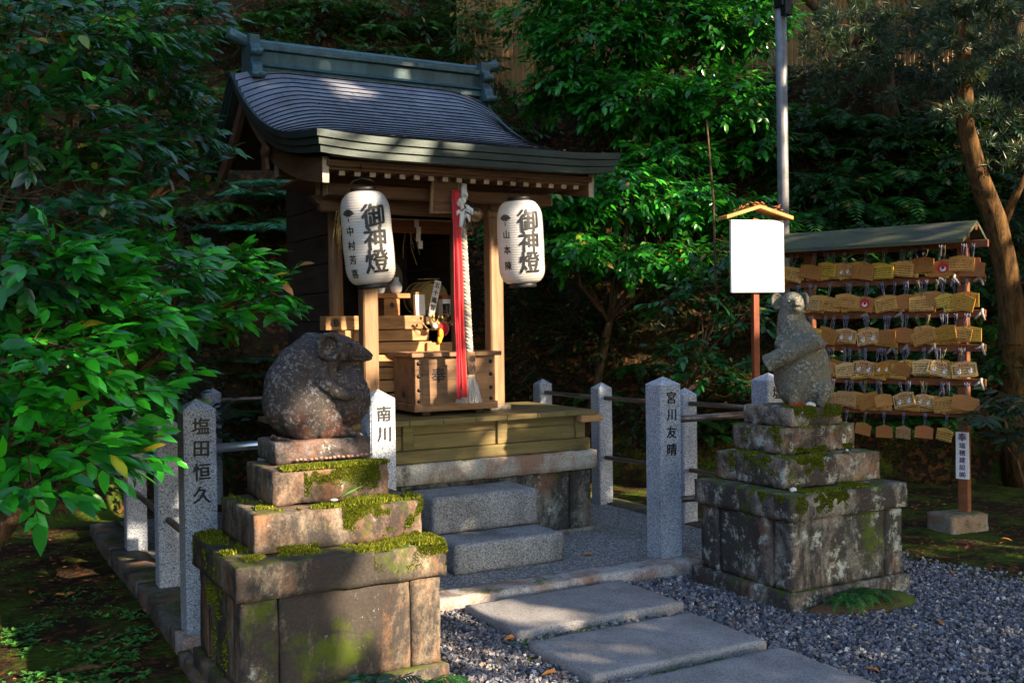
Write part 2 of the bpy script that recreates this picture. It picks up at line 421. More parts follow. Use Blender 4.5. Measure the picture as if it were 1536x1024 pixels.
# gravel: individual angular stones
def in_gravel(x, y):
    ok = (y < 4.87) & (x > 1.86) & (y > 1.9)
    edge = 5.12+.45*np.sin(y*2.1+1)*.4+(y-3.4)*.18
    ok &= (x < edge+rng.normal(0, .12, x.shape)) | (x < edge-.2)
    for a, c_, _, _ in slabs: ok &= ~((x > a[0]+.005) & (x < c_[0]-.005) & (y > a[1]+.005) & (y < c_[1]-.005))
    ok &= ~((x > 3.84) & (x < 4.64) & (y > 3.96) & (y < 4.84))
    return ok
def rocks(name, X, Y, Z, S, mat, flat=.65):
    n = len(X); base = []
    for k in range(8):
        r_ = random.Random(k)
        v = np.array([(sx, sy, sz) for sx in (-1, 1) for sy in (-1, 1) for sz in (-1, 1)], float)*.62
        v += np.array([[r_.uniform(-.33, .33) for _ in range(3)] for _ in range(8)]); base.append(v)
    base = np.array(base)
    F0 = np.array([(0, 1, 3), (0, 3, 2), (4, 6, 7), (4, 7, 5), (0, 4, 5), (0, 5, 1), (2, 3, 7), (2, 7, 6), (0, 2, 6), (0, 6, 4), (1, 5, 7), (1, 7, 3)])
    V = base[rng.integers(0, 8, n)]*S[:, None, None]*np.stack([rng.uniform(.7, 1.35, n), rng.uniform(.6, 1.05, n), np.full(n, flat)*rng.uniform(.6, 1.2, n)], -1)[:, None, :]
    q = rng.normal(size=(n, 4)); q[:, 0] *= 1.6; q[:, 1:3] *= .5; q /= np.linalg.norm(q, axis=1)[:, None]
    az = rng.uniform(0, 2*PI, n)
    w, x, y, z = q.T
    Rm = np.stack([np.stack([1-2*(y*y+z*z), 2*(x*y-z*w), 2*(x*z+y*w)], -1), np.stack([2*(x*y+z*w), 1-2*(x*x+z*z), 2*(y*z-x*w)], -1), np.stack([2*(x*z-y*w), 2*(y*z+x*w), 1-2*(x*x+y*y)], -1)], 1)
    V = np.einsum('nij,nkj->nki', Rm, V)
    ca, sa = np.cos(az), np.sin(az); vx = V[:, :, 0]*ca[:, None]-V[:, :, 1]*sa[:, None]; vy = V[:, :, 0]*sa[:, None]+V[:, :, 1]*ca[:, None]
    V = np.stack([vx, vy, V[:, :, 2]], -1)+np.stack([X, Y, Z], -1)[:, None, :]
    F = (F0[None]+(np.arange(n)*8)[:, None, None]).reshape(-1, 3)
    return npmesh(name, V.reshape(-1, 3), F, mat)
m = NB('gravel_stone'); r_ = m.island()
c = m.ramp(r_, [(0, (.03, .033, .042)), (.5, (.10, .105, .128)), (.82, (.20, .20, .225)), (.90, (.22, .15, .11)), (.96, (.30, .27, .25)), (1, (.5, .48, .46))])
c = m.mix(m.noise(120, 2, .6), c, m.mix(1., c, (1.5, 1.5, 1.5), 'MULTIPLY')); m.set(color=c, rough=.75, spec=.35); M['gravel'] = m.m
n = 72000; X = rng.uniform(1.8, 5.9, n); Y = rng.uniform(2.2, 4.9, n)
k = in_gravel(X, Y) & (rng.uniform(0, 1, n) < np.clip((Y-1.9)/1.0, .3, 1)); X, Y = X[k], Y[k]
hm = np.array([noise.noise(Vector((x*2.2, y*2.2, 3))) for x, y in zip(X, Y)])
tag(rocks('gravel', X, Y, -.006+hm*.014+rng.uniform(0, .018, len(X)), rng.uniform(.0065, .0145, len(X)), M['gravel']), kind='stuff')

# ================================================================== granite fence posts and rails
def post(name, x, y, w, h, label, text=None, size=.075, group=None, step=.098, z0=.05):
    t = thing(name, label, 'stone post', (x+w/2, y+w/2, z0), 0, group)
    b = MB(); a = w/2; hs = h-.047
    bm = b.bm
    def ring(z, r_): return [bm.verts.new((sx*r_, sy*r_, z)) for sx, sy in ((-1, -1), (1, -1), (1, 1), (-1, 1))]
    e = .004
    r0 = ring(0, a); r1 = ring(hs-e, a); r2 = ring(hs, a-e*.5); tp = bm.verts.new((0, 0, h))
    for q0, q1 in ((r0, r1), (r1, r2)):
        for i in range(4): bm.faces.new((q0[i], q0[(i+1) % 4], q1[(i+1) % 4], q1[i]))
    for i in range(4): bm.faces.new((r2[i], r2[(i+1) % 4], tp))
    bm.faces.new(r0[::-1])
    es = [e_ for e_ in bm.edges if abs((e_.verts[0].co-e_.verts[1].co).z) > .3]
    bmesh.ops.bevel(bm, geom=es, offset=.006, segments=2, affect='EDGES')
    b.build('shaft', M['granite'] if text or name == 'corner_post' else M['granite'], t, local=True)
    if text:
        b = MB(); column_text(b, text, (0.004, -a-.0002, h-.125), size, step, (1, 0, 0), (0, 0, 1), .03, .002, .04)
        b.build('carved_lettering', M['ink'], t, local=True)
    return t
G = 'granite posts of the shrine fence'
post('stone_post', .995, 4.965, .15, 1.115, 'pale granite post with four black characters, leftmost front post', '塩田恒久', .085, G, .108)
post('stone_post', 1.953, 5.05, .14, 1.115, 'granite post with two black characters and a bright sun patch, behind the brown rat', '南川', .085, G, .108)
post('stone_post', 3.80, 5.03, .155, 1.115, 'granite post with four black characters standing right of the steps', '宮川友晴', .078, G, .105)
post('stone_post', 4.58, 4.95, .155, 1.115, 'granite post half hidden behind the upright rat and under the white board', '塩川', .085, G, .108)
post('stone_post', 1.045, 5.93, .125, .96, 'plain grey post of the left fence, first behind the lettered one', None, 0, G)
post('stone_post', 1.045, 7.03, .125, .96, 'plain post with a sunlit foot deep under the left shrub', None, 0, G)
post('stone_post', 1.9, 8.6, .13, .96, 'plain post at the back left corner, only its pointed top showing', None, 0, G)
post('stone_post', 4.62, 5.85, .125, .975, 'plain post directly behind the right lettered post', None, 0, G)
post('stone_post', 4.56, 6.83, .125, .975, 'plain post at the right end of the wooden deck', None, 0, G)
post('stone_post', 4.62, 7.85, .125, .96, 'plain short-looking post furthest back on the right', None, 0, G)
def rail(p, q, r_, mat, label):
    t = thing('fence_rail', label, 'rail', p, 0, 'pipe rails of the shrine fence'); b = MB(); b.tube([p, q], r_, 12); b.build('pipe', mat, t)
rail((1.145, 5.06, .92), (1.953, 5.12, .92), .022, M['steel'], 'shiny steel pipe between left lettered post and the brown rat')
rail((1.10, 5.1, .92), (1.10, 8.6, .92), .017, M['pipe'], 'upper dull pipe of the left fence under the leaves')
rail((1.10, 5.1, .44), (1.10, 8.6, .44), .019, M['pipe'], 'lower dull pipe through the left fence posts')
rail((1.1, 8.66, .90), (4.6, 8.66, .90), .018, M['pipe'], 'pipe along the back of the fence, behind the brown rat')
rail((3.955, 5.11, .895), (4.58, 5.03, .905), .022, M['pipe'], 'upper front pipe between right lettered post and upright rat')
rail((3.955, 5.11, .40), (4.58, 5.03, .40), .020, M['pipe'], 'lower front pipe ending at the right pedestal')
rail((4.68, 5.1, .925), (4.68, 5.85, .915), .017, M['pipe'], 'sunlit reddish upper side pipe right of the lettered post')
rail((4.68, 5.1, .44), (4.68, 5.85, .44), .017, M['pipe'], 'sunlit reddish lower side pipe right of the lettered post')
rail((4.68, 5.975, .905), (4.62, 6.83, .90), .018, M['pipe'], 'upper pipe between deck-end post and lettered post')
rail((4.68, 5.975, .44), (4.62, 6.83, .43), .018, M['pipe'], 'lower pipe between deck-end post and lettered post')
rail((4.62, 6.955, .895), (4.68, 7.85, .89), .018, M['pipe'], 'upper pipe between the two furthest right posts')

# ================================================================== statue pedestals
m = NB('moss'); c = m.ramp(m.island(), [(0, (.02, .03, .003)), (.45, (.07, .09, .006)), (.8, (.15, .17, .010)), (1, (.26, .24, .03))])
m.set(color=c, rough=.9, spec=.1); M['moss'] = m.m
def moss(parent, areas, name='moss'):
    """areas: (kind, x0,y0,x1,y1,z, n, thresh, height) lying on tops; kind 'top' or 'front' (x0,x1 at y0, z range y1..z) or 'left' """
    P = []; N_ = []; H = []
    for kind, *a in areas:
        if kind == 'top':
            x0, y0, x1, y1, z, n, th, h = a
            x = rng.uniform(x0, x1, n); y = rng.uniform(y0, y1, n); p = np.stack([x, y, np.full(n, z)], -1); nn = (0, 0, 1.)
        elif kind == 'front':
            x0, x1, y, z0, z1, n, th, h = a
            x = rng.uniform(x0, x1, n); z = z1-(z1-z0)*rng.beta(1, 2.2, n); p = np.stack([x, np.full(n, y), z], -1); nn = (0, -1., .2)
        else:
            y0, y1, x, z0, z1, n, th, h = a
            y = rng.uniform(y0, y1, n); z = z1-(z1-z0)*rng.beta(1, 2.2, n); p = np.stack([np.full(n, x), y, z], -1); nn = (-1., 0, .2)
        v = np.array([noise.noise(Vector(q)*9)+.5*noise.noise(Vector(q)*27) for q in p])
        k = v > th; p = p[k]; hh = np.clip(.35+(v[k]-th)*2.2, .35, 1)*h
        P.append(p); H.append(hh); N_.append(np.tile(np.array(nn)/np.linalg.norm(nn), (len(p), 1)))
    P = np.concatenate(P); H = np.concatenate(H); N_ = np.concatenate(N_); n = len(P)
    D = N_*1.0+rng.normal(0, .45, (n, 3)); D /= np.linalg.norm(D, axis=1)[:, None]
    S = np.cross(D, rng.normal(size=(n, 3))); S /= np.linalg.norm(S, axis=1)[:, None]
    S2 = np.cross(D, S); w = (.0028+.002*rng.uniform(0, 1, n))[:, None]
    base = P-N_*.002
    A = base+S*w; B = base-S*w*.5+S2*w*.87; C_ = base-S*w*.5-S2*w*.87; T_ = P+D*H[:, None]*rng.uniform(.6, 1.1, n)[:, None]
    V = np.stack([A, B, C_, T_], 1).reshape(-1, 3); I = np.arange(n)[:, None]*4
    F = np.concatenate([I+[0, 1, 3], I+[1, 2, 3], I+[2, 0, 3]], 0)
    o = npmesh(name, V, F, M['moss'], parent); tag(o, 'bright green cushion moss on the ledges'); return o
def pedestal(x, y, rz, label, m1, m2, mossy):
    t = thing('statue_pedestal', label, 'pedestal', (x, y, 0), rz, 'stepped stone pedestals of the two rat statues')
    s = x*3
    b = MB(); b.grid_box((-.004, -.006, -.1), (.874, .79, .10), .03, .004, .007, s); b.build('footing', m1, t, smooth=True, local=True)
    b = MB()
    b.grid_box((.022, .020, .103), (.165, .15, .462), .03, .003, .006, s+1); b.grid_box((.715, .020, .103), (.848, .15, .462), .03, .003, .006, s+2)
    b.grid_box((.169, .026, .103), (.711, .12, .460), .03, .004, .003, s+3)
    b.grid_box((.028, .154, .103), (.12, .58, .460), .03, .004, .003, s+4); b.grid_box((.024, .584, .103), (.15, .735, .462), .03, .004, .004, s+4)
    b.grid_box((.11, .11, .103), (.845, .73, .459), .1, 0, .0, s+5)
    b.build('body_block', m1, t, smooth=True, local=True)
    for nm, q in (('cap_slab', (.0, .0, .465, .869, .765, .60)), ('middle_tier', (.115, .16, .603, .835, .71, .762)), ('upper_tier', (.225, .285, .765, .775-.04*(x < 2), .695, .91))):
        b = MB(); b.grid_box(q[:3], q[3:], .025, .0045, .006, s+q[2]*9); b.build(nm, m2 if nm != 'cap_slab' else m1, t, smooth=True, local=True)
    return t
pl = pedestal(.955, 3.875, 0, 'rust-stained mossy stepped stone pedestal at front left, under the brown rat', M['pedL'], M['pedL2'], 1)
ox, oy = .955, 3.875
moss(pl, [('top', ox+.30, oy+.17, ox+.775, oy+.290, .765, 2500, .0, .016), ('top', ox+.50, oy+.165, ox+.835, oy+.3, .765, 4500, -.35, .022), ('top', ox+.15, oy+.2, ox+.25, oy+.7, .765, 1500, .05, .014),
          ('top', ox+.01, oy+.25, ox+.13, oy+.76, .602, 4500, -.15, .02), ('top', ox+.06, oy+.09, ox+.5, oy+.17, .602, 3500, .0, .014), ('top', ox+.45, oy+.015, ox+.868, oy+.17, .602, 7500, -.3, .02), ('top', ox+.83, oy+.1, ox+.868, oy+.7, .602, 1200, -.3, .02),
          ('top', ox+.27, oy+.275, ox+.735, oy+.36, .912, 5000, -.3, .018),
          ('front', ox+.36, ox+.70, oy+.284, .765, .91, 7000, .14, .007), ('front', ox+.48, ox+.835, oy+.159, .61, .762, 9000, .08, .008), ('front', ox+.15, ox+.835, oy+.159, .603, .63, 2500, .0, .010),
          ('front', ox+.55, ox+.869, -.001+oy, .50, .60, 4500, .0, .01), ('left', oy+.2, oy+.75, ox-.001, .47, .60, 1500, .1, .01), ('left', oy+.2, oy+.6, ox+.026, .1, .46, 3500, .12, .01)])
tag(pl.children[-1], 'bright yellow-green cushion moss, thick on the right ledges')
pr = pedestal(3.775, 3.925, 0, 'stepped pale stone pedestal at right, black stained and mossy, under the upright rat', M['pedR'], M['pedR2'], 1)
ox, oy = 3.775, 3.925
moss(pr, [('top', ox+.12, oy+.02, ox+.62, oy+.16, .602, 5500, -.15, .015), ('top', ox+.22, oy+.17, ox+.6, oy+.28, .764, 4000, -.2, .014), ('top', ox+.12, oy+.2, ox+.22, oy+.6, .764, 1800, 0, .012), ('top', ox+.23, oy+.28, ox+.5, oy+.38, .912, 1500, 0, .012),
          ('front', ox+.02, ox+.42, oy-.001, .48, .60, 5000, .05, .009), ('front', ox+.12, ox+.4, oy+.159, .61, .762, 4500, .08, .009), ('left', oy+.02, oy+.4, ox+.0, .5, .60, 2500, .1, .009), ('left', oy+.16, oy+.6, ox+.114, .64, .762, 2500, .1, .009),
          ('left', oy+.29, oy+.6, ox+.224, .77, .91, 1600, .12, .008), ('front', ox+.3, ox+.75, oy+.284, .766, .80, 2500, -.2, .009)])
tag(pr.children[-1], 'dark green moss creeping over the front corner')
b = MB(); column_text(b, '奉', (ox+.475, oy+.2845, .845), .095, .1, (1, 0, 0), (0, 0, 1), .03, .003); b.build('carved_lettering', M['ink'], pr)

# steps in front of the shrine
b = MB(); b.grid_box((2.57, 5.35, .055), (3.31, 5.95, .233), .03, .003, .012, 51)
o = b.build('stone_step', M['granite_grey'], smooth=True); tag(o, 'lower long granite step resting on the pebble floor', 'stone step', 'granite steps up to the deck')
b = MB(); b.grid_box((2.573, 5.65, .236), (3.306, 6.02, .462), .03, .003, .012, 52)
o = b.build('stone_step', M['granite_grey'], smooth=True); tag(o, 'upper taller granite step just below the wooden deck', 'stone step', 'granite steps up to the deck')

# mossy mound at the foot of the right pedestal
b = MB(); vs = b.ball((4.22, 3.86, -.03), (.42, .17, .085), None, 4)
for v in vs: v.co += noise.noise_vector(v.co*9)*.02
M['moundsoil'] = oldstone('mossy_soil', (.06, .05, .03), .75, .2, .1, .0, 1, 2)
o = b.build('soil_mound', M['moundsoil'], smooth=True); tag(o, kind='structure')
# ================================================================== the shrine
m = NB('roof_course_metal'); P = m.pos()
c = m.mix(m.ramp(m.noise(5, 6, .7, m.pos((1, .5, .5))), [(.3, 0.), (.7, 1.)]), (.085, .095, .125), (.22, .235, .28))
c = m.mix(m.ramp(m.noise(2.2, 5, .7), [(.52, 0.), (.7, .5)]), c, (.15, .12, .12))
jn = m.n('ShaderNodeTexBrick'); jn.inputs['Scale'].default_value = 1
m.set(color=c, rough=m.ramp(m.noise(9, 4, .6), [(.3, .45), (.7, .65)]), metal=.05, spec=.5, normal=m.bump(m.noise(30, 4, .6), .25, .004)); M['course'] = m.m
M['riser_shade'] = plain('dark_riser_shade', (.018, .018, .024), .6, var=.3)  # dark line under each roof course: shade put into the riser colour
m = NB('copper_patina')
c = m.mix(m.ramp(m.noise(7, 6, .7, m.pos((1, 1, .35))), [(.3, 0.), (.7, 1.)]), (.020, .058, .068), (.065, .135, .155))
c = m.mix(m.ramp(m.noise(3, 5, .7), [(.50, 0.), (.72, .75)]), c, (.03, .035, .034))
c = m.mix(m.ramp(m.noise(22, 6, .8, m.pos((1, 1, .12))), [(.56, 0.), (.74, .6)]), c, (.16, .26, .26))
m.set(color=c, rough=.42, metal=.3, spec=.5, normal=m.bump(m.noise(25, 4, .6), .2, .004)); M['copper'] = m.m
m = NB('eave_band_metal')
c = m.mix(m.ramp(m.noise(6, 6, .7, m.pos((.5, 1, 2))), [(.3, 0.), (.7, 1.)]), (.006, .022, .025), (.034, .052, .044))
m.set(color=c, rough=.45, metal=.25, spec=.5, normal=m.bump(m.noise(25, 4, .6), .2, .004)); M['band'] = m.m

shrine = thing('shrine', 'small wooden shrine with curved copper roof, deck and open front between the two rat statues', 'shrine', (2.945, 7.0, .06))
XL, XR = 1.92, 3.97
vy = np.array([5.70, 5.92, 6.18, 6.457, 6.755, 7.07, 7.4, 7.65]); vz = np.array([2.600, 2.619, 2.662, 2.732, 2.826, 2.958, 3.160, 3.365])
pc = np.polyfit(vy-6.5, vz, 3)
def prof(y): return float(np.polyval(pc, (y if y <= 7.65 else 15.3-y)-6.5))
pi_ = np.polyfit(np.array([5.7, 6.07, 6.5, 6.9, 7.156, 7.3, 7.6])-6.5, [2.587, 2.674, 2.825, 2.995, 3.134, 3.225, 3.40], 3)
def roofz(x, y):
    y2 = y if y <= 7.65 else 15.3-y
    d = min(x-XL, XR-x); e = max(0., 1-d/.40)**1.8
    s = min(1, max(0, (y2-5.7)/.9)); f = s*s*(3-2*s)
    zi = float(np.polyval(pi_, y2-6.5)) if y2 < 7.65 else 3.42
    return prof(y)+(zi-prof(y))*(1-e)+.012*e*(1-f)
NX = 64; xs = [XL+(XR-XL)*(.5-.5*math.cos(PI*i/NX))*.35+(XR-XL)*i/NX*.65 for i in range(NX+1)]
def slope(y0, y1, n):
    V = []; F = []
    rows = []
    for k in range(n):
        ya, yb = y0+(y1-y0)*k/n, y0+(y1-y0)*(k+1)/n
        rows += [(ya, .0), ((ya+yb)/2, .0038), (yb, .0080), (yb+.007*(1 if y1 < y0 else -1), -.001)]
    for r_, (y, o_) in enumerate(rows):
        for x in xs: V.append((x, y, roofz(x, y)+o_+noise.noise(Vector((x*3, y*40, 1)))*.0015))
    w = NX+1
    for r_ in range(len(rows)-1):
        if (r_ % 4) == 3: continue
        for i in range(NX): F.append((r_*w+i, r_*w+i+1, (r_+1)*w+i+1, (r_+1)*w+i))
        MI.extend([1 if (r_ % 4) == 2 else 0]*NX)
    return V, F
MI = []
V, F = slope(7.62, 5.70, 24); o = npmesh('roof_slope', np.array(V), np.array(F), [M['course'], M['riser_shade']], shrine, mi=MI); tag(o, 'front slope in thin dark curved courses')
MI = []
V, F = slope(7.68, 8.65, 14); npmesh('roof_slope', np.array(V), np.array(F), M['course'], shrine)
# vertical joints between the sheets
b = MB()
for k in range(24):
    ya, yb = 7.62-1.92*k/24, 7.62-1.92*(k+1)/24
    for j in range(4):
        x = XL+.12+rnd.random()*1.8; z = roofz(x, yb)+.0083; za = roofz(x, ya)+.001
        b.prism([(0, 0), (.0025, 0), (.0025, 1), (0, 1)], (x, yb, z), (1, 0, 0), (0, ya-yb, za-z), (0, 0, .0016))
b.build('sheet_joint', M['copper'], shrine)
# layered band round the edge
path = [(XL, y, 0) for y in np.linspace(8.6, 7.66, 8)]+[(XL, y, 0) for y in np.linspace(7.64, 5.70, 30)]+[(x, 5.70, 1) for x in np.linspace(XL, XR, 24)[1:-1]]+[(XR, y, 2) for y in np.linspace(5.70, 7.64, 30)]+[(XR, y, 2) for y in np.linspace(7.66, 8.6, 8)]
for k in range(3):
    V = []; F = []
    for x, y, s in path:
        corner = abs(y-5.7) < 1e-6 and (x in (XL, XR))
        nx, ny = ((-1, 0), (0, -1), (1, 0))[s]
        if corner: ny = -1
        oo = .016-.014*k; z = roofz(min(max(x, XL), XR), y)+.012
        zt, zb = z-.0435*k, z-.0435*(k+1)+.003
        V += [(x+nx*oo, y+ny*oo, zt), (x+nx*oo, y+ny*oo, zb), (x-nx*.09, y-ny*.09, zb), (x-nx*.09, y-ny*.09, zt-(0.014 if k == 0 else 0))]
    for i in range(len(path)-1):
        for j in range(4): F.append((i*4+j, i*4+(j+1) % 4, i*4+4+(j+1) % 4, i*4+4+j))
    npmesh('eave_band', np.array(V), np.array(F), M['band'], shrine)
# soffit
V = []; F = []; ysf = np.linspace(5.78, 8.4, 24)
for y in ysf:
    for x in (XL+.06, 2.4, 2.945, 3.5, XR-.06): V.append((x, y, prof(y)-.125+(.02 if 2.3 < x < 3.6 else 0)))
for i in range(23):
    for j in range(4): F.append((i*5+j, i*5+j+1, i*5+j+6, i*5+j+5))
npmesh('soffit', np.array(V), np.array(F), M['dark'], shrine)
# ridge
def ridge_box(b, x0, x1, ya, yb, z0, z1, bev=.004): b.box((x0, ya, z0), (x1, yb, z1), bev)
b = MB(); ridge_box(b, 2.07, 3.96, 7.56, 7.74, 3.355, 3.405); b.prism([(-.12, 0), (.12, 0), (.085, .026), (-.085, .026)], (2.07, 7.65, 3.405), (0, 1, 0), (0, 0, 1), (1.89, 0, 0))
ridge_box(b, 2.06, 3.97, 7.595, 7.705, 3.425, 3.53, .002); ridge_box(b, 2.05, 3.98, 7.56, 7.74, 3.532, 3.568)
for x in np.arange(2.2, 3.9, .29): b.box((x, 7.558, 3.531), (x+.004, 7.742, 3.570), 0)
for x in np.arange(2.25, 3.9, .37): b.box((x, 7.557, 3.36), (x+.003, 7.743, 3.407), 0)
b.build('ridge', M['copper'], shrine)
b = MB(); pts = []; rr = []
for i in range(35):
    x = 1.90+2.22*i/34; d = min(x-1.90, 4.12-x); lift = .065*max(0, 1-d/.24)**1.6
    pts.append((x, 7.65, 3.583+lift)); rr.append(.040+.006*max(0, 1-d/.2))
b.tube(pts, rr, 16); b.build('ridge_cap', M['copper'], shrine)
for x0 in (2.03, 3.925):
    b = MB()
    pr_ = [(-.13, -.26), (-.19, -.25), (-.17, -.18), (-.115, -.12), (-.135, -.09), (-.13, -.03), (-.105, .0), (-.11, .06), (0, .07), (.11, .06), (.105, 0), (.13, -.03), (.135, -.09), (.115, -.12), (.17, -.18), (.19, -.25), (.13, -.26)]
    b.prism(pr_, (x0, 7.65, 3.57), (0, 1, 0), (0, 0, 1), (.075, 0, 0), .004)
    b.tube([(x0-.012, 7.465, 3.325), (x0+.087, 7.465, 3.325)], .024, 14); b.tube([(x0-.008, 7.51, 3.50), (x0+.083, 7.51, 3.50)], .030, 14)
    b.build('ridge_end_scroll', M['copper'], shrine)
# barge boards and rafters
for s, x in ((-1, XL+.075), (1, XR-.115)):
    V = []; F = []; yy = np.concatenate([np.linspace(5.87, 7.64, 20), np.linspace(7.66, 8.45, 10)])
    for y in yy:
        z = prof(y)-.125; d_ = .15 if y < 7 else .12
        V += [(x, y, z), (x+.04, y, z), (x+.04, y, z-d_), (x, y, z-d_)]
    for i in range(len(yy)-1):
        for j in range(4): F.append((i*4+j, i*4+(j+1) % 4, i*4+4+(j+1) % 4, i*4+4+j))
    F.append((0, 1, 2, 3)); mi = [0]*(len(F)-1)+[1]
    npmesh('barge_board', np.array(V), np.array(F), [M['wood_y'], M['endgrain']], shrine, mi=mi)
for i in range(18):
    x = 2.135+i*(3.79-2.135)/17; b = MB()
    pts = [(y, prof(y)-.178) for y in (5.93, 6.2, 6.5, 6.8, 7.1)]
    poly = [(y, z) for y, z in pts]+[(y, z-.052) for y, z in pts[::-1]]
    b.prism(poly, (x-.019, 0, 0), (0, 1, 0), (0, 0, 1), (.038, 0, 0))
    b.mi = 1; b.box((x-.0185, 5.922, prof(5.93)-.228), (x+.0185, 5.9295, prof(5.93)-.180), .002)
    b.build('rafter', [M['wood_y'], M['endgrain']], shrine)
b = MB(); b.box((2.02, 5.85, 2.440), (3.87, 5.89, 2.478), .003); b.box((2.02, 5.89, 2.425), (3.87, 6.9, 2.44), 0); b.build('eave_board', M['wood_x'], shrine)
def purlin(y, z, h, x0, x1):
    b = MB(); b.box((x0, y-.045, z-h), (x1, y+.045, z), .005); b.mi = 1
    b.box((x0-.003, y-.043, z-h+.002), (x0+.001, y+.043, z-.002), .001); b.box((x1-.001, y-.043, z-h+.002), (x1+.003, y+.043, z-.002), .001)
    b.build('purlin', [M['wood_x'], M['endgrain']], shrine)
purlin(6.22, 2.385, .075, 2.13, 3.75); purlin(6.45, 2.44, .10, 2.16, 3.75); purlin(7.02, 2.62, .10, 2.06, 3.84)
# carved pendant under the left verge
b = MB()
pd = [(0, 0), (.05, -.02), (.04, -.07), (.09, -.11), (.05, -.16), (.055, -.24), (.0, -.30), (-.05, -.24), (-.03, -.16), (-.09, -.12), (-.04, -.07), (-.06, -.02)]
b.prism(pd, (XL+.03, 6.95, 2.80), (0, 1, 0), (0, 0, 1), (.03, 0, 0), .004); b.build('carved_pendant', M['wood_y'], shrine)
# pillars
def pillar(x, y, z0, z1, w, rnd_=False):
    b = MB()
    if rnd_: b.tube([(x, y, z0), (x, y, z1)], w/2, 24)
    else: b.box((x-w/2, y-w/2, z0), (x+w/2, y+w/2, z1), .010)
    return b
for x in (2.49, 3.43):
    b = pillar(x, 6.45, .90, 2.335, .105); b.box((x-.068, 6.382, 2.235), (x+.068, 6.518, 2.29), .012); b.build('pillar', M['wood_z'], shrine)
    b = MB(); b.box((x-.085, 6.365, .896), (x+.085, 6.535, .935), .01); b.build('pillar_foot', M['plinth'], shrine)
for x in (2.47, 3.42): b = pillar(x, 7.02, .9, 2.55, .10, True); b.build('rear_pillar', M['wood_z'], shrine)
b = MB(); b.box((2.16, 6.41, 2.135+.10), (3.76, 6.49, 2.345), .01)
for s, x in ((-1, 2.3), (1, 3.62)):
    b.prism([(0, 0), (.05, .0), (.16, .05), (.2, .10), (.0, .10)] if s > 0 else [(0, 0), (-.05, 0), (-.16, .05), (-.2, .10), (0, .10)], (x, 6.415, 2.235), (1, 0, 0), (0, 0, 1), (0, .07, 0), .004)
b.build('tie_beam', M['wood_x'], shrine)
b = MB(); b.prism([(-.22, 0), (-.16, .05), (-.06, .08), (.06, .08), (.16, .05), (.22, 0)], (2.96, 6.43, 2.335), (1, 0, 0), (0, 0, 1), (0, .04, 0), .004)
b.build('carved_strut', M['wood_x'], shrine)
for x in (2.49, 3.43):
    b = MB(); pts = [(x, 6.5, 2.28), (x, 6.7, 2.34), (x, 6.85, 2.32), (x, 6.98, 2.24)]; b.tube(pts, [.035, .04, .04, .04], 8); b.build('curved_brace', M['wood_y'], shrine)
# sanctuary cell
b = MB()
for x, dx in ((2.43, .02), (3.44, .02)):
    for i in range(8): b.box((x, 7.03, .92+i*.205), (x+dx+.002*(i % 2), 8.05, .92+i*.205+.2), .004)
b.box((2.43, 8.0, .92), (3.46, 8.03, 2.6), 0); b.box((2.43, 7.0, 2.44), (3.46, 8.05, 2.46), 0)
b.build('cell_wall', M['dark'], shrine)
b = MB(); b.box((2.52, 6.99, 2.17), (3.37, 7.05, 2.275), .004); b.mi = 1; b.box((2.52, 6.983, 2.262), (3.37, 6.989, 2.272), .001)
b.build('cell_lintel', [M['rackwood'], M['endgrain']], shrine)
b = MB(); b.box((2.46, 7.06, 1.50), (3.43, 8.0, 1.567), .003); b.build('cell_floor', M['wood_y'], shrine)
# stair in solid timber
zz = [(1.470, 1.568), (1.388, 1.464), (1.30, 1.380), (1.212, 1.293), (1.125, 1.205), (1.04, 1.118), (.925, 1.03)]
for k, (z0, z1) in enumerate(zz):
    b = MB(); y = 6.93-.052*k; x0 = 2.55 if k != 0 else 2.36
    b.box((x0, y, z0), (3.12+.03*(k > 2), 7.055-.001*k, z1), .003); b.build('stair_tread', M['tread'], shrine)
b = MB(); b.box((2.44, 6.90, .93), (2.549, 6.95, 1.466), .003); b.build('stair_side', M['tread'], shrine)
b = MB(); b.tube([(2.43, 6.925, 1.52), (2.43, 6.915, 1.52)], .03, 8); b.tube([(2.43, 6.915, 1.52), (2.43, 6.905, 1.52)], .014, 8); b.build('iron_boss', M['iron'], shrine)
# deck, base frame, plinth
b = MB()
for i in range(9): b.box((1.89+i*.2335, 6.02, .862), (1.89+(i+1)*.2335-.003, 6.98, .896), .003)
b.build('deck', M['deckwood'], shrine)
b = MB(); b.box((1.93, 6.055, .622), (3.965, 6.14, .700), .004); b.build('sill_beam', M['deckwood'], shrine)
b = MB(); b.box((1.95, 6.095, .702), (3.945, 6.13, .795), .002); b.box((1.95, 6.100, .797), (3.945, 6.13, .859), .002)
b.box((3.92, 6.131, .70), (3.95, 6.95, .859), 0); b.build('skirt_panel', M['deckwood'], shrine)
for x in (2.0, 2.565, 3.245, 3.86): b = MB(); b.box((x, 6.075, .702), (x+.075, 6.098, .860), .003); b.build('skirt_batten', M['deckwood'], shrine)
b = MB(); b.box((3.86, 6.00, .815), (4.04, 6.07, .861), .004); b.build('beam_nose', M['tread'], shrine)
b = MB(); b.grid_box((1.88, 6.03, .482), (4.01, 6.3, .618), .04, .003, .01, 61); b.grid_box((3.75, 6.303, .482), (4.01, 7.0, .618), .04, .003, .01, 62); b.grid_box((1.88, 6.303, .482), (2.1, 7.0, .618), .04, .003, .01, 62)
b.build('coping_stone', oldstone('coping_stone', (.36, .35, .31), .42, .12, .15, .15, .7, 5), shrine, smooth=True)
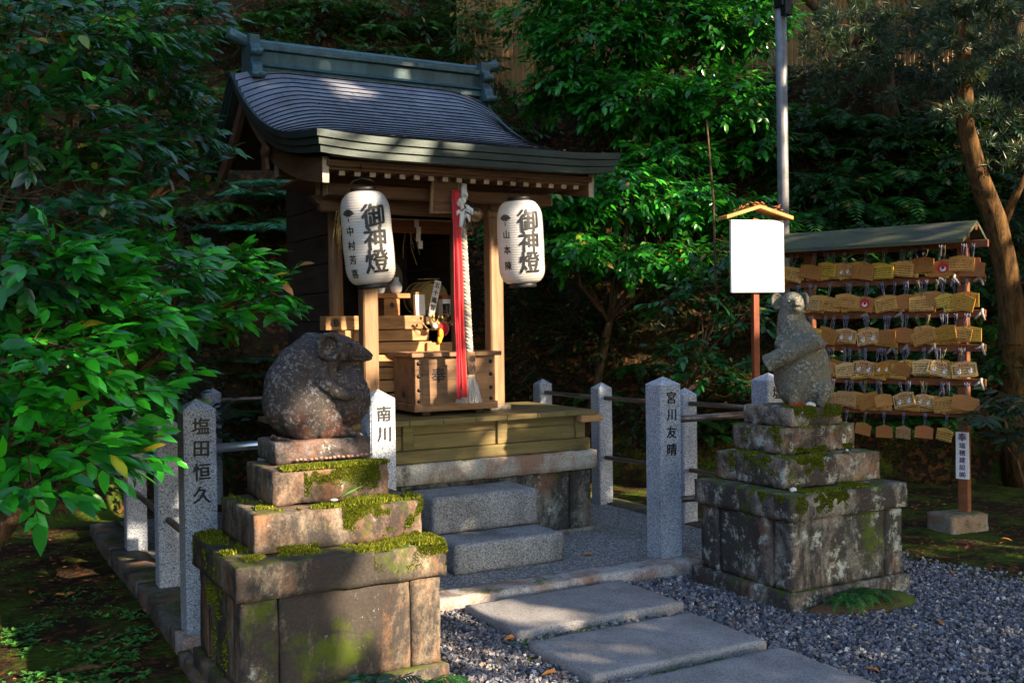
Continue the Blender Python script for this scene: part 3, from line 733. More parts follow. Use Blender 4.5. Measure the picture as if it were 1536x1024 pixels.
b = MB(); b.grid_box((1.9, 6.10, .05), (3.82, 6.2, .478), .04, .005, .006, 63); b.grid_box((3.825, 6.08, .05), (3.985, 6.25, .478), .04, .004, .008, 64); b.grid_box((3.88, 6.253, .05), (3.98, 6.98, .478), .05, .005, .008, 65)
b.grid_box((1.9, 6.203, .05), (2.0, 6.98, .478), .06, .005, .006, 66); b.grid_box((3.2, 6.03, .05), (4.02, 6.078, .085), .04, .002, .006, 66)
M['plinth2'] = oldstone('blackened_plinth', (.22, .24, .22), .35, .72, .05, .5, .5, 12)
b.grid_box((2.38, 6.7, .05), (3.52, 8.05, .86), .08, .005, .006, 68)
b.build('plinth', M['plinth2'], shrine, smooth=True)

# ================================================================== things on and in the shrine
def lantern(cx, cy, zt, zb, name, label, a0, tilt):
    t = thing('paper_lantern', label, 'lantern', (cx, cy, zb), 0, 'white paper lanterns hanging from the eave'); t.rotation_euler = (R(1.5), R(tilt), 0)
    H = zt-zb; Rm = .145
    def rad(u): # 0 bottom .. 1 top
        e = min(u/.16, (1-u)/.22)
        return Rm*((.52 if u > .5 else .60)+(.48 if u > .5 else .40)*math.sqrt(max(0, 1-(1-min(1, e))**2)))+.006*math.sin(u*PI)
    pr_ = []; N_ = 136
    for i in range(N_+1):
        u = i/N_; pr_.append((rad(u)-.0022*abs(math.sin(u*34*PI)), .028+u*(H-.056)))
    b = MB(); b.lathe(pr_, (0, 0, 0), 48)
    for v in b.bm.verts: v.co += noise.noise_vector(v.co*9+Vector((cx, 0, 0)))*.004
    b.build('paper_shade', M['lampaper'], t, local=True)
    b = MB()
    for z0, z1, rk in ((0, .03, .088), (H-.026, H-.004, .074)): b.lathe([(rk-.004, z0), (rk, z0+.004), (rk, z1-.004), (rk-.004, z1)], (0, 0, 0), 32)
    b.build('black_rim', M['ink'], t, local=True)
    b = MB(); b.tube([(-.09, 0, H), (-.06, 0, H+.035), (0, 0, H+.05), (.06, 0, H+.035), (.09, 0, H)], .003, 6); b.tube([(0, 0, H+.05), (0, 0, H+.13)], .003, 6)
    b.build('wire_handle', M['iron'], t, local=True)
    def wrap(text, ang, ztop, size, step, bold):
        bb = MB()
        for i, ch in enumerate(text):
            me = glyph(ch, bold, .02).copy(); bm = bmesh.new(); bm.from_mesh(me); bpy.data.meshes.remove(me)
            bmesh.ops.triangulate(bm, faces=bm.faces); bmesh.ops.subdivide_edges(bm, edges=[e for e in bm.edges if e.calc_length() > .12], cuts=2)
            zc = ztop-i*step
            for v in bm.verts:
                lx, lz, d = v.co.x*size, v.co.y*size, v.co.z
                z = zc+lz; u = (z-.028)/(H-.056); r_ = rad(min(1, max(0, u)))+.0018+d*.03; a = ang+lx/rad(.5)
                v.co = Vector((math.sin(a)*r_, -math.cos(a)*r_, z))
            tmp = bpy.data.meshes.new('t'); bm.to_mesh(tmp); bm.free(); bb.bm.from_mesh(tmp); bpy.data.meshes.remove(tmp)
        for v in bb.bm.verts: v.co += noise.noise_vector(v.co*9+Vector((cx, 0, 0)))*0.002
        return bb
    wrap('御神燈', a0, .425, .15, .132, .034).build('large_lettering', M['ink'], t, local=True)
    nm = name; wrap(nm, a0-R(58), .345, .058, .083 if len(nm) > 3 else .10, .022).build('small_lettering', M['ink'], t, local=True)
    # folding-fan crest
    b = MB(); P = []
    ang = a0-R(60); r_ = Rm+.006
    def S(lx, lz):
        a = ang+lx/Rm; return (math.sin(a)*r_, -math.cos(a)*r_, .455+lz)
    for k in range(9):
        a1 = R(25+130*k/9); a2 = R(25+130*(k+.85)/9)
        q = [S(.008*math.cos(a1), .008*math.sin(a1)-.03), S(.047*math.cos(a1), .047*math.sin(a1)-.03), S(.047*math.cos(a2), .047*math.sin(a2)-.03), S(.008*math.cos(a2), .008*math.sin(a2)-.03)]
        b.bm.faces.new([b.bm.verts.new(p) for p in q])
    b.tube([S(0, -.03), S(0, -.055)], .004, 5)
    b.build('fan_crest', M['ink'], t, local=True)
m = NB('lantern_paper'); n_ = m.noise(5, 5, .6); c = m.mix(m.ramp(n_, [(.35, 0.), (.75, .6)]), (.60, .60, .61), (.34, .31, .28))
m.set(color=c, rough=.42, spec=.5); m.b.inputs['Coat Weight'].default_value = .35; m.b.inputs['Coat Roughness'].default_value = .18
tr = m.n('ShaderNodeBsdfTranslucent'); m.put(tr.inputs[0], (.7, .68, .62)); ms = m.n('ShaderNodeMixShader'); ms.inputs[0].default_value = .3
m.t.links.new(m.b.outputs[0], ms.inputs[1]); m.t.links.new(tr.outputs[0], ms.inputs[2]); m.t.links.new(ms.outputs[0], m.out.inputs[0]); M['lampaper'] = m.m
lantern(2.285, 5.84, 2.325, 1.72, '中村芳喜', 'left paper lantern with black characters, in front of the sunlit pillar', R(-4), -5.5)
lantern(3.355, 5.90, 2.325, 1.735, '山本陳', 'right paper lantern with black characters, against the green bushes', R(-8), -3.5)

# offering box
t = thing('offering_box', 'wooden offering box with black studs and one painted character on the deck', 'offering box', (3.03, 6.42, .897))
b = MB(); b.box((2.735, 6.26, .955), (3.33, 6.62, 1.285), .003); b.build('box_body', M['boxwood'], t)
b = MB(); b.box((2.70, 6.225, 1.286), (3.365, 6.285, 1.315), .004)
b.box((2.70, 6.595, 1.286), (3.365, 6.655, 1.315), .004); b.box((2.70, 6.286, 1.286), (2.755, 6.594, 1.315), .004); b.box((3.31, 6.286, 1.286), (3.365, 6.594, 1.315), .004)
for i in range(9): b.box((2.775+i*.06, 6.286, 1.288), (2.80+i*.06, 6.594, 1.312), .003)
b.build('rim', M['boxwood'], t)
b = MB(); b.box((2.722, 6.247, .925), (3.343, 6.633, .975), .004); b.build('base_moulding', M['boxwood'], t)
b = MB(); b.box((2.80, 6.3, .897), (2.86, 6.6, .924), .002); b.box((3.20, 6.3, .897), (3.26, 6.6, .924), .002); b.build('foot', M['dark'], t)
b = MB()
for x in (2.762, 3.295):
    for z in (1.245, 1.16, 1.07, .995): b.ball((x, 6.258, z), (.0135, .009, .0135), None, 2)
b.build('stud', M['iron'], t)
b = MB(); b.box((2.7335, 6.29, 1.09), (2.7345, 6.60, 1.092), 0); b.box((2.732, 6.3, 1.075), (2.7348, 6.59, 1.078), 0)
b.box((2.731, 6.3, .985), (2.7345, 6.59, 1.07), .002); b.build('drawer', M['boxwood'], t)
b = MB(); b.tube([(2.727, 6.44+.016*math.cos(a), 1.03+.016*math.sin(a)) for a in np.linspace(0, 2*PI, 13)], .0028, 6); b.ball((2.729, 6.44, 1.05), .006, None, 1); b.build('ring_pull', M['iron'], t)
b = MB(); b.box((2.785, 6.2585, .976), (2.787, 6.2598, 1.284), 0); b.build('seam', M['dark'], t)
b = MB(); column_text(b, '奉', (2.905, 6.2597, 1.165), .105, .1, (1, 0, 0), (0, 0, 1), .03, .0015); b.build('painted_lettering', M['ink'], t)

# name plaque
t = thing('name_plaque', 'blank weathered wooden name board hung tilted under the eave', 'plaque', (2.93, 6.2, 2.24))
Mx = Matrix.Translation((2.865, 6.04, 2.325)) @ Matrix.Rotation(R(16), 4, 'X') @ Matrix.Rotation(R(-3), 4, 'Y')
b = MB(); b.box((-.10, -.012, -.115), (.10, .012, .115), .004, Mx); b.build('board', M['wood_z'], t)
b = MB(); b.box((-.085, -.0135, -.10), (.085, -.012, .10), .001, Mx); b.build('face', M['wood_x'], t)

# bell, rope, ribbon
t = thing('bell_rope', 'twisted pale rope with wooden tag and white tassel hanging over the offering box', 'bell rope', (2.985, 6.06, 1.0))
P0, P1 = Vector((2.985, 6.06, 2.38)), Vector((3.035, 6.06, 1.30))
for k, mk in ((0, 'ropew'), (1, 'ropeg'), (2, 'ropew')):
    pts = []
    for i in range(150):
        u = i/149; a = u*2*PI*15+k*2*PI/3; p = P0.lerp(P1, u); pts.append(p+Vector((math.cos(a), math.sin(a), 0))*.0145)
    b = MB(); b.tube(pts, .0145, 8)
    if 'ropew' not in M: M['ropew'] = plain('pale_rope', (.50, .43, .34), .9, var=.25, vs=90); M['ropeg'] = plain('grey_rope', (.22, .22, .23), .9, var=.25, vs=90)
    b.build('strand', M[mk], t)
b = MB(); b.lathe([(.040, 0), (.040, .145)], (3.037, 6.06, 1.175), 6); b.build('wooden_tag', M['boxwood'], t)
b = MB(); column_text(b, '奉納', (3.037, 6.06-.0362, 1.275), .052, .060, (1, 0, 0), (0, 0, 1), .03, .0012); b.build('tag_lettering', M['ink'], t)
b = MB(); b.lathe([(.03, 0), (.036, .01), (.033, .03), (.02, .036)], (3.037, 6.06, 1.14), 16); b.build('tassel_collar', M['ropew'], t)
V = []; F = []
for i in range(620):
    a = rnd.uniform(0, 2*PI); rr_ = math.sqrt(rnd.random()); x0, y0 = 3.037+.028*rr_*math.cos(a), 6.06+.028*rr_*math.sin(a)
    x1, y1 = 3.030+.088*rr_*math.cos(a)+rnd.uniform(-.008, .008), 6.06+.06*rr_*math.sin(a); z1 = .985+rnd.uniform(0, .025)
    k = len(V); n_ = 5
    for j in range(n_):
        u = j/(n_-1); f = u**.6; x = x0+(x1-x0)*f+math.sin(u*9+i)*.002; y = y0+(y1-y0)*f; z = 1.148+(z1-1.148)*u
        V += [(x-.0022, y, z), (x+.0022, y-.001, z), (x, y-.003, z)]
    for j in range(n_-1):
        for q in range(3): F.append((k+j*3+q, k+j*3+(q+1) % 3, k+j*3+3+(q+1) % 3, k+j*3+3+q))
npmesh('tassel', np.array(V), np.array(F), plain('tassel_thread', (.55, .50, .46), .9, var=.35, vs=120), t, smooth=True)
t = thing('red_ribbon', 'long bright red and pink cloth streamer hanging beside the rope', 'ribbon', (2.94, 6.03, 1.0))
m = NB('red_cloth'); m.set(color=m.mix(m.ramp(m.noise(4, 3, .6, m.pos((3, 1, .3))), [(.4, 0.), (.6, 1.)]), (.50, .004, .006), (.66, .010, .014)), rough=.5, spec=.4); m.b.inputs['Sheen Weight'].default_value = .5; M['red'] = m.m
M['pink'] = plain('pink_cloth', (.50, .025, .05), .6, var=.25)
def strip(name, x0, x1, w, z0, z1, y, mat, fold, ph):
    V = []; F = []; n_ = 60; kx = 7
    for i in range(n_+1):
        u = i/n_; z = z0+(z1-z0)*u; cx = x0+(x1-x0)*u
        for j in range(kx):
            s = j/(kx-1)-.5; V.append((cx+w*s*(1-.25*math.sin(u*PI)*.3), y+fold*math.sin(s*9+ph+u*1.5)+.004*math.sin(u*11+ph), z))
    for i in range(n_):
        for j in range(kx-1): a = i*kx+j; F.append((a, a+1, a+kx+1, a+kx))
    o = npmesh(name, np.array(V), np.array(F), mat, t, smooth=True)
    md = o.modifiers.new('s', 'SOLIDIFY'); md.thickness = .002
strip('cloth_strip', 2.925, 2.962, .044, 2.36, 1.03, 5.995, M['red'], .010, 0.5)
strip('cloth_strip', 2.912, 2.928, .036, 2.34, 1.02, 6.005, M['pink'], .010, 2)
strip('cloth_strip', 2.948, 2.965, .028, 2.30, 1.045, 6.00, M['red'], .012, 4)
t = thing('bell', 'round brass bell hanging behind the knotted white paper', 'bell', (3.02, 6.06, 2.19))
b = MB(); b.ball((3.055, 5.98, 2.205), .047, None, 3); b.lathe([(.048, -.006), (.052, -.003), (.052, .003), (.048, .006)], (3.055, 5.98, 2.205), 24); b.build('brass_shell', plain('old_brass', (.30, .20, .12), .35, .8, var=.3), t)
b = MB(); b.tube([(3.055, 5.98, 2.25), (3.01, 6.03, 2.31)], .006, 6); b.build('loop', M['iron'], t)
t = thing('paper_knot', 'crumpled white paper knot tied at the top of the rope', 'paper knot', (2.98, 6.0, 2.25))
b = MB()
for i in range(16):
    a = rnd.uniform(0, 6.3); p = Vector((2.975+rnd.uniform(-.03, .03), 5.99+rnd.uniform(-.03, .02), 2.25+rnd.uniform(-.05, .08)))
    q = p+Vector((math.cos(a)*.03, math.sin(a)*.02, rnd.uniform(-.06, .03))); b.tube([p, (p+q)/2+Vector((0, -.01, .01)), q], [.008, .013, .006], 6)
b.tube([(2.985, 6.0, 2.3), (2.99, 6.02, 2.40)], .022, 8); b.tube([(2.96, 5.98, 2.22), (2.945, 5.975, 2.12)], [.018, .012], 7)
b.build('twisted_paper', M['paper'], t)

# shide streamers and straw
def zigzag(x, z, y, label, s=1.):
    t = thing('paper_streamer', label, 'paper streamer', (x, y, z), 0, 'zigzag paper streamers under the lintel')
    b = MB(); cx = 0
    for i in range(4):
        b.box((x+cx, y-.001*i-.002, z-.045*(i+1)*s), (x+cx+.035, y-.001*i, z-.045*i*s+.006), 0); cx += .016*(1 if i % 2 == 0 else -.3)
    b.build('folded_paper', M['paper'], t)
zigzag(2.80, 2.262, 6.975, 'left zigzag white paper streamer under the dark lintel')
zigzag(3.06, 2.262, 6.975, 'right zigzag white paper streamer close to the red ribbon', 1.15)
M['straw'] = plain('dry_straw', (.36, .25, .09), .8, var=.35, vs=60)
def straws(label, pts, n, L):
    t = thing('straw_tassel', label, 'straw tassel', pts, 0, 'thin straw tassels'); b = MB()
    for i in range(n):
        p = Vector(pts)+Vector((rnd.uniform(-.03, .03), rnd.uniform(-.02, .02), 0)); q = p+Vector((rnd.uniform(-.06, .06), rnd.uniform(-.03, .03), -L*rnd.uniform(.5, 1)))
        b.tube([p, p.lerp(q, .5)+Vector((rnd.uniform(-.02, .02), 0, 0)), q], .0025, 4)
    b.build('straw', M['straw'], t)
straws('straw tassel hanging left of the left lantern by its pillar', (2.28, 6.38, 2.24), 12, .42)
straws('straw strands hanging in the dark opening right of the left lantern', (2.72, 6.93, 2.17), 7, .2)
straws('straw strands hanging in the dark opening near the ribbon', (3.0, 6.93, 2.17), 4, .24)
b = MB(); b.tube([(2.3, 6.36, 2.30), (2.27, 6.36, 2.26), (2.36, 6.35, 2.27)], .012, 6)

# altar objects on the top tread (z 1.568)
Z0 = 1.569
t = thing('offering_stand', 'reddish cypress offering stand with a round hole on the top stair', 'offering stand', (2.70, 7.0, Z0))
M['hinoki'] = wood('orange_cypress', (.26, .10, .03), (.46, .22, .08), 'x', .45)
b = MB(); b.box((2.60, 6.96, Z0+.125), (2.90, 7.22, Z0+.16), .004); b.build('tray', M['hinoki'], t)
b = MB(); b.prism([(0, 0), (.12, 0), (.12, .125), (0, .125)], (2.70, 6.975, Z0), (1, 0, 0), (0, 0, 1), (0, .2, 0)); b.build('pedestal_box', M['hinoki'], t)
b = MB(); b.prism([(.016*math.cos(a)*(1.25 if i % 2 else .9), .02*math.sin(a)*(1.2 if i % 2 else .9)) for i, a in enumerate(np.linspace(0, 2*PI, 16, endpoint=False))], (2.76, 6.9745, Z0+.075), (1, 0, 0), (0, 0, 1), (0, -.001, 0)); b.build('hole', M['ink'], t)
M['china'] = plain('white_porcelain', (.62, .64, .66), .2, spec=.6, var=.05)
def bottle(x, y, z, s, label):
    t = thing('sake_bottle', label, 'bottle', (x, y, z), 0, 'white porcelain sake bottles'); b = MB()
    b.lathe([(.022*s, 0), (.036*s, .012*s), (.044*s, .04*s), (.040*s, .062*s), (.024*s, .082*s), (.019*s, .088*s), (.021*s, .112*s), (.017*s, .112*s)], (x, y, z), 20); b.build('porcelain_body', M['china'], t)
bottle(2.83, 7.06, Z0+.161, 1.05, 'white sake bottle standing on the right of the wooden offering tray')
bottle(2.71, 7.08, Z0+.161, .95, 'white sake bottle partly hidden by the left lantern')
t = thing('round_mirror', 'dim round board behind the sake bottles in the dark cell', 'round board', (2.88, 7.5, Z0))
b = MB(); b.tube([(2.90, 7.5, 1.86), (2.90, 7.52, 1.86)], .17, 36); b.build('disc', plain('dull_disc', (.16, .13, .09), .5), t); b = MB(); b.box((2.82, 7.46, Z0), (2.98, 7.56, 1.70), .01); b.build('stand', M['dark'], t)
t = thing('straw_bale', 'small straw rice bale behind the paper tag', 'straw bale', (3.16, 7.25, Z0))
b = MB(); b.tube([(3.16, 7.12, Z0+.13), (3.16, 7.3, Z0+.13), (3.16, 7.42, Z0+.13)], [.11, .125, .11], 20)
for y in (7.15, 7.27, 7.39): b.tube([(3.16+.127*math.cos(a), y, Z0+.13+.127*math.sin(a)) for a in np.linspace(0, 2*PI, 25)], .006, 5)
b.build('bale_body', M['straw'], t); b = MB(); b.tube([(3.02, 7.1, Z0+.27), (3.2, 7.1, Z0+.275)], .004, 5); b.build('stick', M['straw'], t)
t = thing('paper_tag', 'long leaning paper tag with black characters inside the shrine', 'paper tag', (3.12, 7.03, Z0))
Mx = Matrix.Translation((3.125, 7.03, Z0+.13)) @ Matrix.Rotation(R(14), 4, 'Y')
b = MB(); b.box((-.027, 0, -.13), (.027, .003, .13), 0, Mx); b.build('paper_strip', M['paper'], t)
b = MB(); rt = Mx.to_3x3() @ Vector((1, 0, 0)); uu = Mx.to_3x3() @ Vector((0, 0, 1)); column_text(b, '五十嵐智', Mx @ Vector((0, -.0008, .095)), .045, .056, rt, uu, .03, .001); b.build('tag_lettering', M['ink'], t)
t = thing('offering_packet', 'sunlit white paper packet standing beside the wooden stand', 'paper packet', (2.99, 6.97, Z0))
b = MB(); b.prism([(0, 0), (.075, 0), (.068, .15), (-.004, .15)], (2.945, 6.965, Z0), (1, 0, 0), (0, 0, 1), (0, .04, 0)); b.build('packet', M['white'], t); b = MB(); b.box((2.94, 6.962, Z0+.151), (3.013, 7.005, Z0+.17), .003); b.build('packet_top', M['straw'], t)
t = thing('white_carton', 'grey-white carton with red lid at the right of the altar', 'carton', (3.3, 7.1, Z0))
b = MB(); b.box((3.2, 7.05, Z0), (3.36, 7.2, Z0+.12), .002); b.build('carton_body', M['paper'], t); b = MB(); b.box((3.2, 7.05, Z0+.121), (3.36, 7.2, Z0+.15), .002); b.build('lid', plain('muted_red', (.30, .06, .04)), t)
t = thing('glass_cup', 'small glass cup in front of the carton', 'glass cup', (3.26, 7.02, Z0))
m = NB('clear_glass'); m.set(color=(.9, .92, .9), rough=.05, trans=1.); b = MB(); b.lathe([(.024, 0), (.028, .085), (.025, .085), (.022, .006)], (3.20, 6.99, Z0), 16); b.build('glass_body', m.m, t)
t = thing('festive_ornament', 'red and yellow ornament with dry sprigs at the stair top beside the ribbon', 'ornament', (3.08, 6.86, 1.40))
b = MB(); b.ball((3.13, 6.80, 1.47), (.045, .03, .055), None, 2); b.build('red_charm', M['red'], t)
b = MB(); b.ball((3.10, 6.785, 1.43), (.022, .02, .045), None, 2); b.ball((3.09, 6.785, 1.39), (.018, .015, .03), None, 2); b.build('yellow_charm', plain('yellow_cloth', (.75, .35, .03), .5), t)
b = MB(); b.ball((3.055, 6.785, 1.49), (.022, .018, .022), None, 2); b.build('white_charm', M['paper'], t)
b = MB()
for i in range(26):
    a = rnd.uniform(-.8, 1.2); p = Vector((3.04+rnd.uniform(-.04, .1), 6.80, 1.46)); q = p+Vector((math.sin(a)*.10, rnd.uniform(-.03, .02), .04+.07*rnd.random())); b.tube([p, q], .0022, 4)
    b.ball(q, (.010, .004, .013), None, 1)
b.build('dry_sprig', M['straw'], t)
b = MB(); b.box((3.0, 6.80, 1.30), (3.2, 6.86, 1.372), .003); b.build('ledge', M['tread'], t)

for o_ in list(COL.objects):
    if o_.parent is None and o_.name.split('.')[0] in ('offering_stand', 'sake_bottle', 'round_mirror', 'straw_bale', 'paper_tag', 'offering_packet', 'white_carton', 'glass_cup'): o_.location.x += .115
    if o_.name == 'festive_ornament': o_.location.x += .07
# ================================================================== rat statues
def remeshed(name, build, vox, mat, parent, amp=.004, fr=25., sm=3, extra=None):
    b = MB(); build(b)
    me = bpy.data.meshes.new('tmp'); b.bm.to_mesh(me); b.bm.free()
    o = bpy.data.objects.new('tmp', me); COL.objects.link(o)
    r_ = o.modifiers.new('r', 'REMESH'); r_.mode = 'VOXEL'; r_.voxel_size = vox; r_.use_smooth_shade = True
    s_ = o.modifiers.new('s', 'SMOOTH'); s_.iterations = sm; s_.factor = .5
    bpy.context.view_layer.update()
    m2 = bpy.data.meshes.new_from_object(o.evaluated_get(bpy.context.evaluated_depsgraph_get()))
    bpy.data.objects.remove(o)
    n = len(m2.vertices); co = np.empty(n*3, np.float32); no = np.empty(n*3, np.float32); m2.vertices.foreach_get('co', co); m2.vertex_normals.foreach_get('vector', no)
    co = co.reshape(-1, 3); no = no.reshape(-1, 3)
    d = np.array([noise.noise(Vector(p)*fr)+.5*noise.noise(Vector(p)*fr*3) for p in co])*amp
    if extra is not None: d += extra(co)
    co += no*d[:, None]; m2.vertices.foreach_set('co', co.ravel()); m2.update(); m2.name = name
    m2.polygons.foreach_set('use_smooth', np.ones(len(m2.polygons), bool)); m2.materials.clear()
    return link(name, m2, parent, True, mat)
def statue_mat(name, base, speck, low, dark, seed):
    m = NB(name); P = m.pos((1, 1, 1), kind='Object')
    f = m.noise(70, 5, .8, P); g = m.noise(9, 6, .7, P)
    c = m.mix(m.ramp(f, [(.35, 0.), (.65, 1.)]), tuple(x*.5 for x in base), base)
    c = m.mix(m.ramp(g, [(.42, 0.), (.62, .85)]), c, dark)
    sx = m.n('ShaderNodeSeparateXYZ'); m.put(sx.inputs[0], P)
    c = m.mix(m.math('MULTIPLY', m.ramp(sx.outputs[2], [(.0, .9), (.15, 0.)]), m.ramp(m.noise(7, 6, .75, P), [(.45, 0.), (.62, 1.)])), c, low)
    lv = m.math('ADD', m.noise(62, 6, .78, P), m.math('MULTIPLY', m.noise(9, 4, .6, P), .38))
    c = m.mix(m.ramp(lv, [(.72, 0.), (.86, .7)]), c, speck)
    m.set(color=c, rough=.8, spec=.3, normal=m.bump(m.math('ADD', f, g), .6, .006)); return m.m
# --- brown rat, crouched over a round sack, in profile
ratL = thing('rat_statue', 'dark brown stone rat crouching over a round sack, speckled with pale lichen', 'statue', (1.475, 4.475, 1.008), R(1), 'stone rat statues')
M['ratL'] = statue_mat('brown_rat_stone', (.062, .050, .045), (.24, .25, .265), (.14, .036, .012), (.022, .017, .017), 0)
def bl(b):
    b.ball((-.075, 0, .16), (.170, .125, .165)); b.ball((-.072, 0, .22), (.165, .12, .165)); b.ball((-.052, 0, .28), (.148, .11, .145)); b.ball((-.022, 0, .33), (.122, .098, .118)); b.ball((.01, 0, .365), (.10, .09, .095)); b.ball((.05, 0, .38), (.085, .082, .078))
    b.tube([(.02, 0, .38), (.09, 0, .390), (.145, 0, .384), (.20, 0, .366), (.245, 0, .352), (.272, 0, .345)], [.078, .074, .060, .043, .027, .013], 24)
    for s in (-1, 1):
        b.ball((-.065, s*.075, .120), (.130, .070, .130)); b.ball((-.0, s*.095, .08), (.085, .05, .068))
        b.tube([(-.02, s*.07, .32), (-.005, s*.108, .25), (.04, s*.128, .205), (.095, s*.124, .185), (.14, s*.100, .185)], [.042, .040, .033, .026, .022], 14)
        for k in range(3): b.tube([(.12, s*.108, .175+.012*k), (.165, s*.092, .172+.014*k)], .010, 8)
        b.tube([(-.02, s*.09, .035), (.06, s*.105, .032), (.13, s*.11, .022)], [.042, .032, .020], 12)
        for k in range(3): b.tube([(.11, s*(.095+.014*k), .018), (.152, s*(.092+.019*k), .012)], .011, 8)
    b.tube([(-.20, 0, .012), (-.21, -.03, .012), (-.20, -.075, .01), (-.16, -.11, .008)], [.014, .012, .010, .006], 10)
def exL(co): # carved collar and hollows
    return -.005*np.exp(-((co[:, 2]-(.345+.02*(co[:, 0]-.2)))/.0035)**2)*(co[:, 0] > .165)-0.004*np.exp(-((co[:, 0]-.155)**2+(co[:, 2]-.345)**2)/.0006)
remeshed('carved_body', bl, .0058, M['ratL'], ratL, .0022, 22, 5, exL)
def bsack(b):
    b.ball((.125, 0, .165), (.128, .118, .135)); b.lathe([(.045, 0), (.035, .025), (.05, .04)], (.13, 0, .288), 18)
    b.ball((.185, 0, .28), .035)
remeshed('round_sack', bsack, .006, M['ratL'], ratL, .003, 20, 2, lambda co: -.006*np.exp(-((co[:, 2]-.205-.10*(co[:, 0]-.12))/.005)**2))
for s in (-1, 1):
    def be(b, s=s):
        Mx = Matrix.Rotation(R(-12)*s, 4, 'Z') @ Matrix.Rotation(R(8), 4, 'Y')
        b.ball((.020, s*.094, .402), (.056, .010, .054), Mx); b.tube([(.02, s*.06, .39), (.02, s*.09, .40)], .04, 12)
        ring = [Vector((.020, s*.108, .402))+Mx.to_3x3() @ Vector((.054*math.cos(a), s*.008, .052*math.sin(a))) for a in np.linspace(0, 2*PI, 29)]
        b.tube(ring, .0125, 10, False)
    o = remeshed('ear', be, .0045, M['ratL'], ratL, .002, 30, 2)
    b = MB(); b.ball((.132, s*.057, .400), (.014, .010, .012), None, 2); b.tube([(.132+.019*math.cos(a), s*.060, .400+.016*math.sin(a)) for a in np.linspace(0, 2*PI, 17)], .0045, 6); b.build('eye', M['ratL'], ratL, local=True)
b = MB()
for i in range(5): b.tube([(.215+.004*i, -.034+.004*i*.3, .350+.006*i), (.24, -.028, .346+.006*i)], .0018, 4)
b.build('whisker_grooves', M['ratL'], ratL, local=True)
b = MB(); b.grid_box((-.235, -.135, -.095), (.205, .135, .0), .02, .006, .008, 71); b.build('plinth', oldstone('rat_plinth', (.15, .12, .115), .40, .60, .22, .66, 1, 3), ratL, smooth=True, local=True)
# small pebbles and coin offered on the ledge
for i in range(17):
    b = MB(); x = 1.33+i*.021+rnd.uniform(-.004, .004); b.ball((0, 0, 0), (.009, .008, .006), None, 2)
    o = b.build('offering_pebble', M.setdefault('pebred', plain('reddish_pebble', (.30, .16, .13), .7, var=.5, vs=200))); o.location = (x, 4.312+.006*rnd.random(), .929+.004*rnd.random())
    tag(o, 'tiny reddish pebble in the row along the foot of the brown rat plinth', 'pebble', 'row of reddish pebbles')
b = MB(); b.ball((1.42, 4.10, .783), (.018, .014, .006), None, 3); tag(b.build('white_pebble', M['china']), 'smooth white pebble lying on moss of the left pedestal', 'pebble')
t = thing('grass_blade', 'single bright green grass blade lying on the left pedestal moss', 'grass blade', (1.48, 4.12, .79))
b = MB(); b.prism([(0, -.004), (.05, -.007), (.10, 0), (.05, .007)], (1.455, 4.12, .79), (.93, 0, .35), (0, 1, .2), (0, 0, .001)); b.build('blade', plain('fresh_green', (.12, .35, .04), .5), t)

# --- pale upright rat holding a scroll, looking up to the camera side
ratR = thing('rat_statue', 'pale upright stone rat holding a rolled scroll across its chest', 'statue', (4.320, 4.365, 1.016), R(-40), 'stone rat statues')
M['ratR'] = statue_mat('pale_rat_stone', (.22, .205, .16), (.46, .50, .50), (.035, .04, .012), (.085, .080, .048), 0)
# local frame: -y faces the viewer, +x to the viewer's right
def br(b):
    b.tube([(.008, .0, .0), (.006, 0, .02), (.002, 0, .053), (-.006, 0, .09), (-.010, 0, .124), (-.014, 0, .16), (-.015, 0, .195), (-.017, 0, .23), (-.020, .0, .265), (-.028, 0, .30), (-.034, 0, .336), (-.044, .0, .372), (-.052, 0, .407), (-.064, 0, .445), (-.070, 0, .478), (-.070, 0, .51), (-.068, 0, .54)],
           [.10, .115, .128, .148, .156, .160, .160, .155, .148, .140, .131, .119, .106, .092, .082, .075, .07], 28)
    b.ball((-.066, -.004, .570), (.070, .072, .074)); b.ball((-.060, -.035, .558), (.052, .055, .052)); b.tube([(-.060, -.03, .560), (-.050, -.078, .572), (-.044, -.112, .580)], [.052, .036, .018], 18)
    b.tube([(-.052, -.06, .545), (-.046, -.098, .555)], [.034, .018], 12)
    for s in (-1, 1):
        b.tube([(-.045+s*.075, -.03, .375), (-.03+s*.108, -.08, .345), (-.03+s*.080, -.135, .345)], [.038, .034, .028], 14); b.ball((-.04+s*.075, -.150, .350), (.032, .024, .026))
        b.ball((s*.082, -.06, .085), (.070, .095, .080)); b.tube([(s*.07, -.09, .03), (s*.075, -.165, .02)], [.036, .022], 10)
remeshed('carved_body', br, .0055, M['ratR'], ratR, .0024, 22, 7, lambda co: (-.011*np.exp(-(((co[:, 0]+.046)/.026)**2+((co[:, 2]-.553)/.0055)**2))-.006*np.exp(-(((co[:, 0]+.085)/.014)**2+((co[:, 2]-.585)/.008)**2))-.006*np.exp(-(((co[:, 0]+.025)/.014)**2+((co[:, 2]-.590)/.008)**2)))*(co[:, 1] < -.05))
def bscroll(b):
    a, c_ = Vector((-.225, -.135, .235)), Vector((.055, -.165, .375)); b.tube([a, a.lerp(c_, .02), a.lerp(c_, .98), c_], [.042, .050, .051, .044], 28)
    for u in (.36, .40): p = a.lerp(c_, u); d = (c_-a).normalized(); b.tube([p-d*.004, p+d*.004], .0555, 28)
    p = a.lerp(c_, .38); b.ball(p+Vector((-.02, -.015, .056)), (.022, .012, .012)); b.ball(p+Vector((.01, -.02, .056)), (.02, .012, .012))
remeshed('scroll', bscroll, .0055, M['ratR'], ratR, .0022, 24, 1)
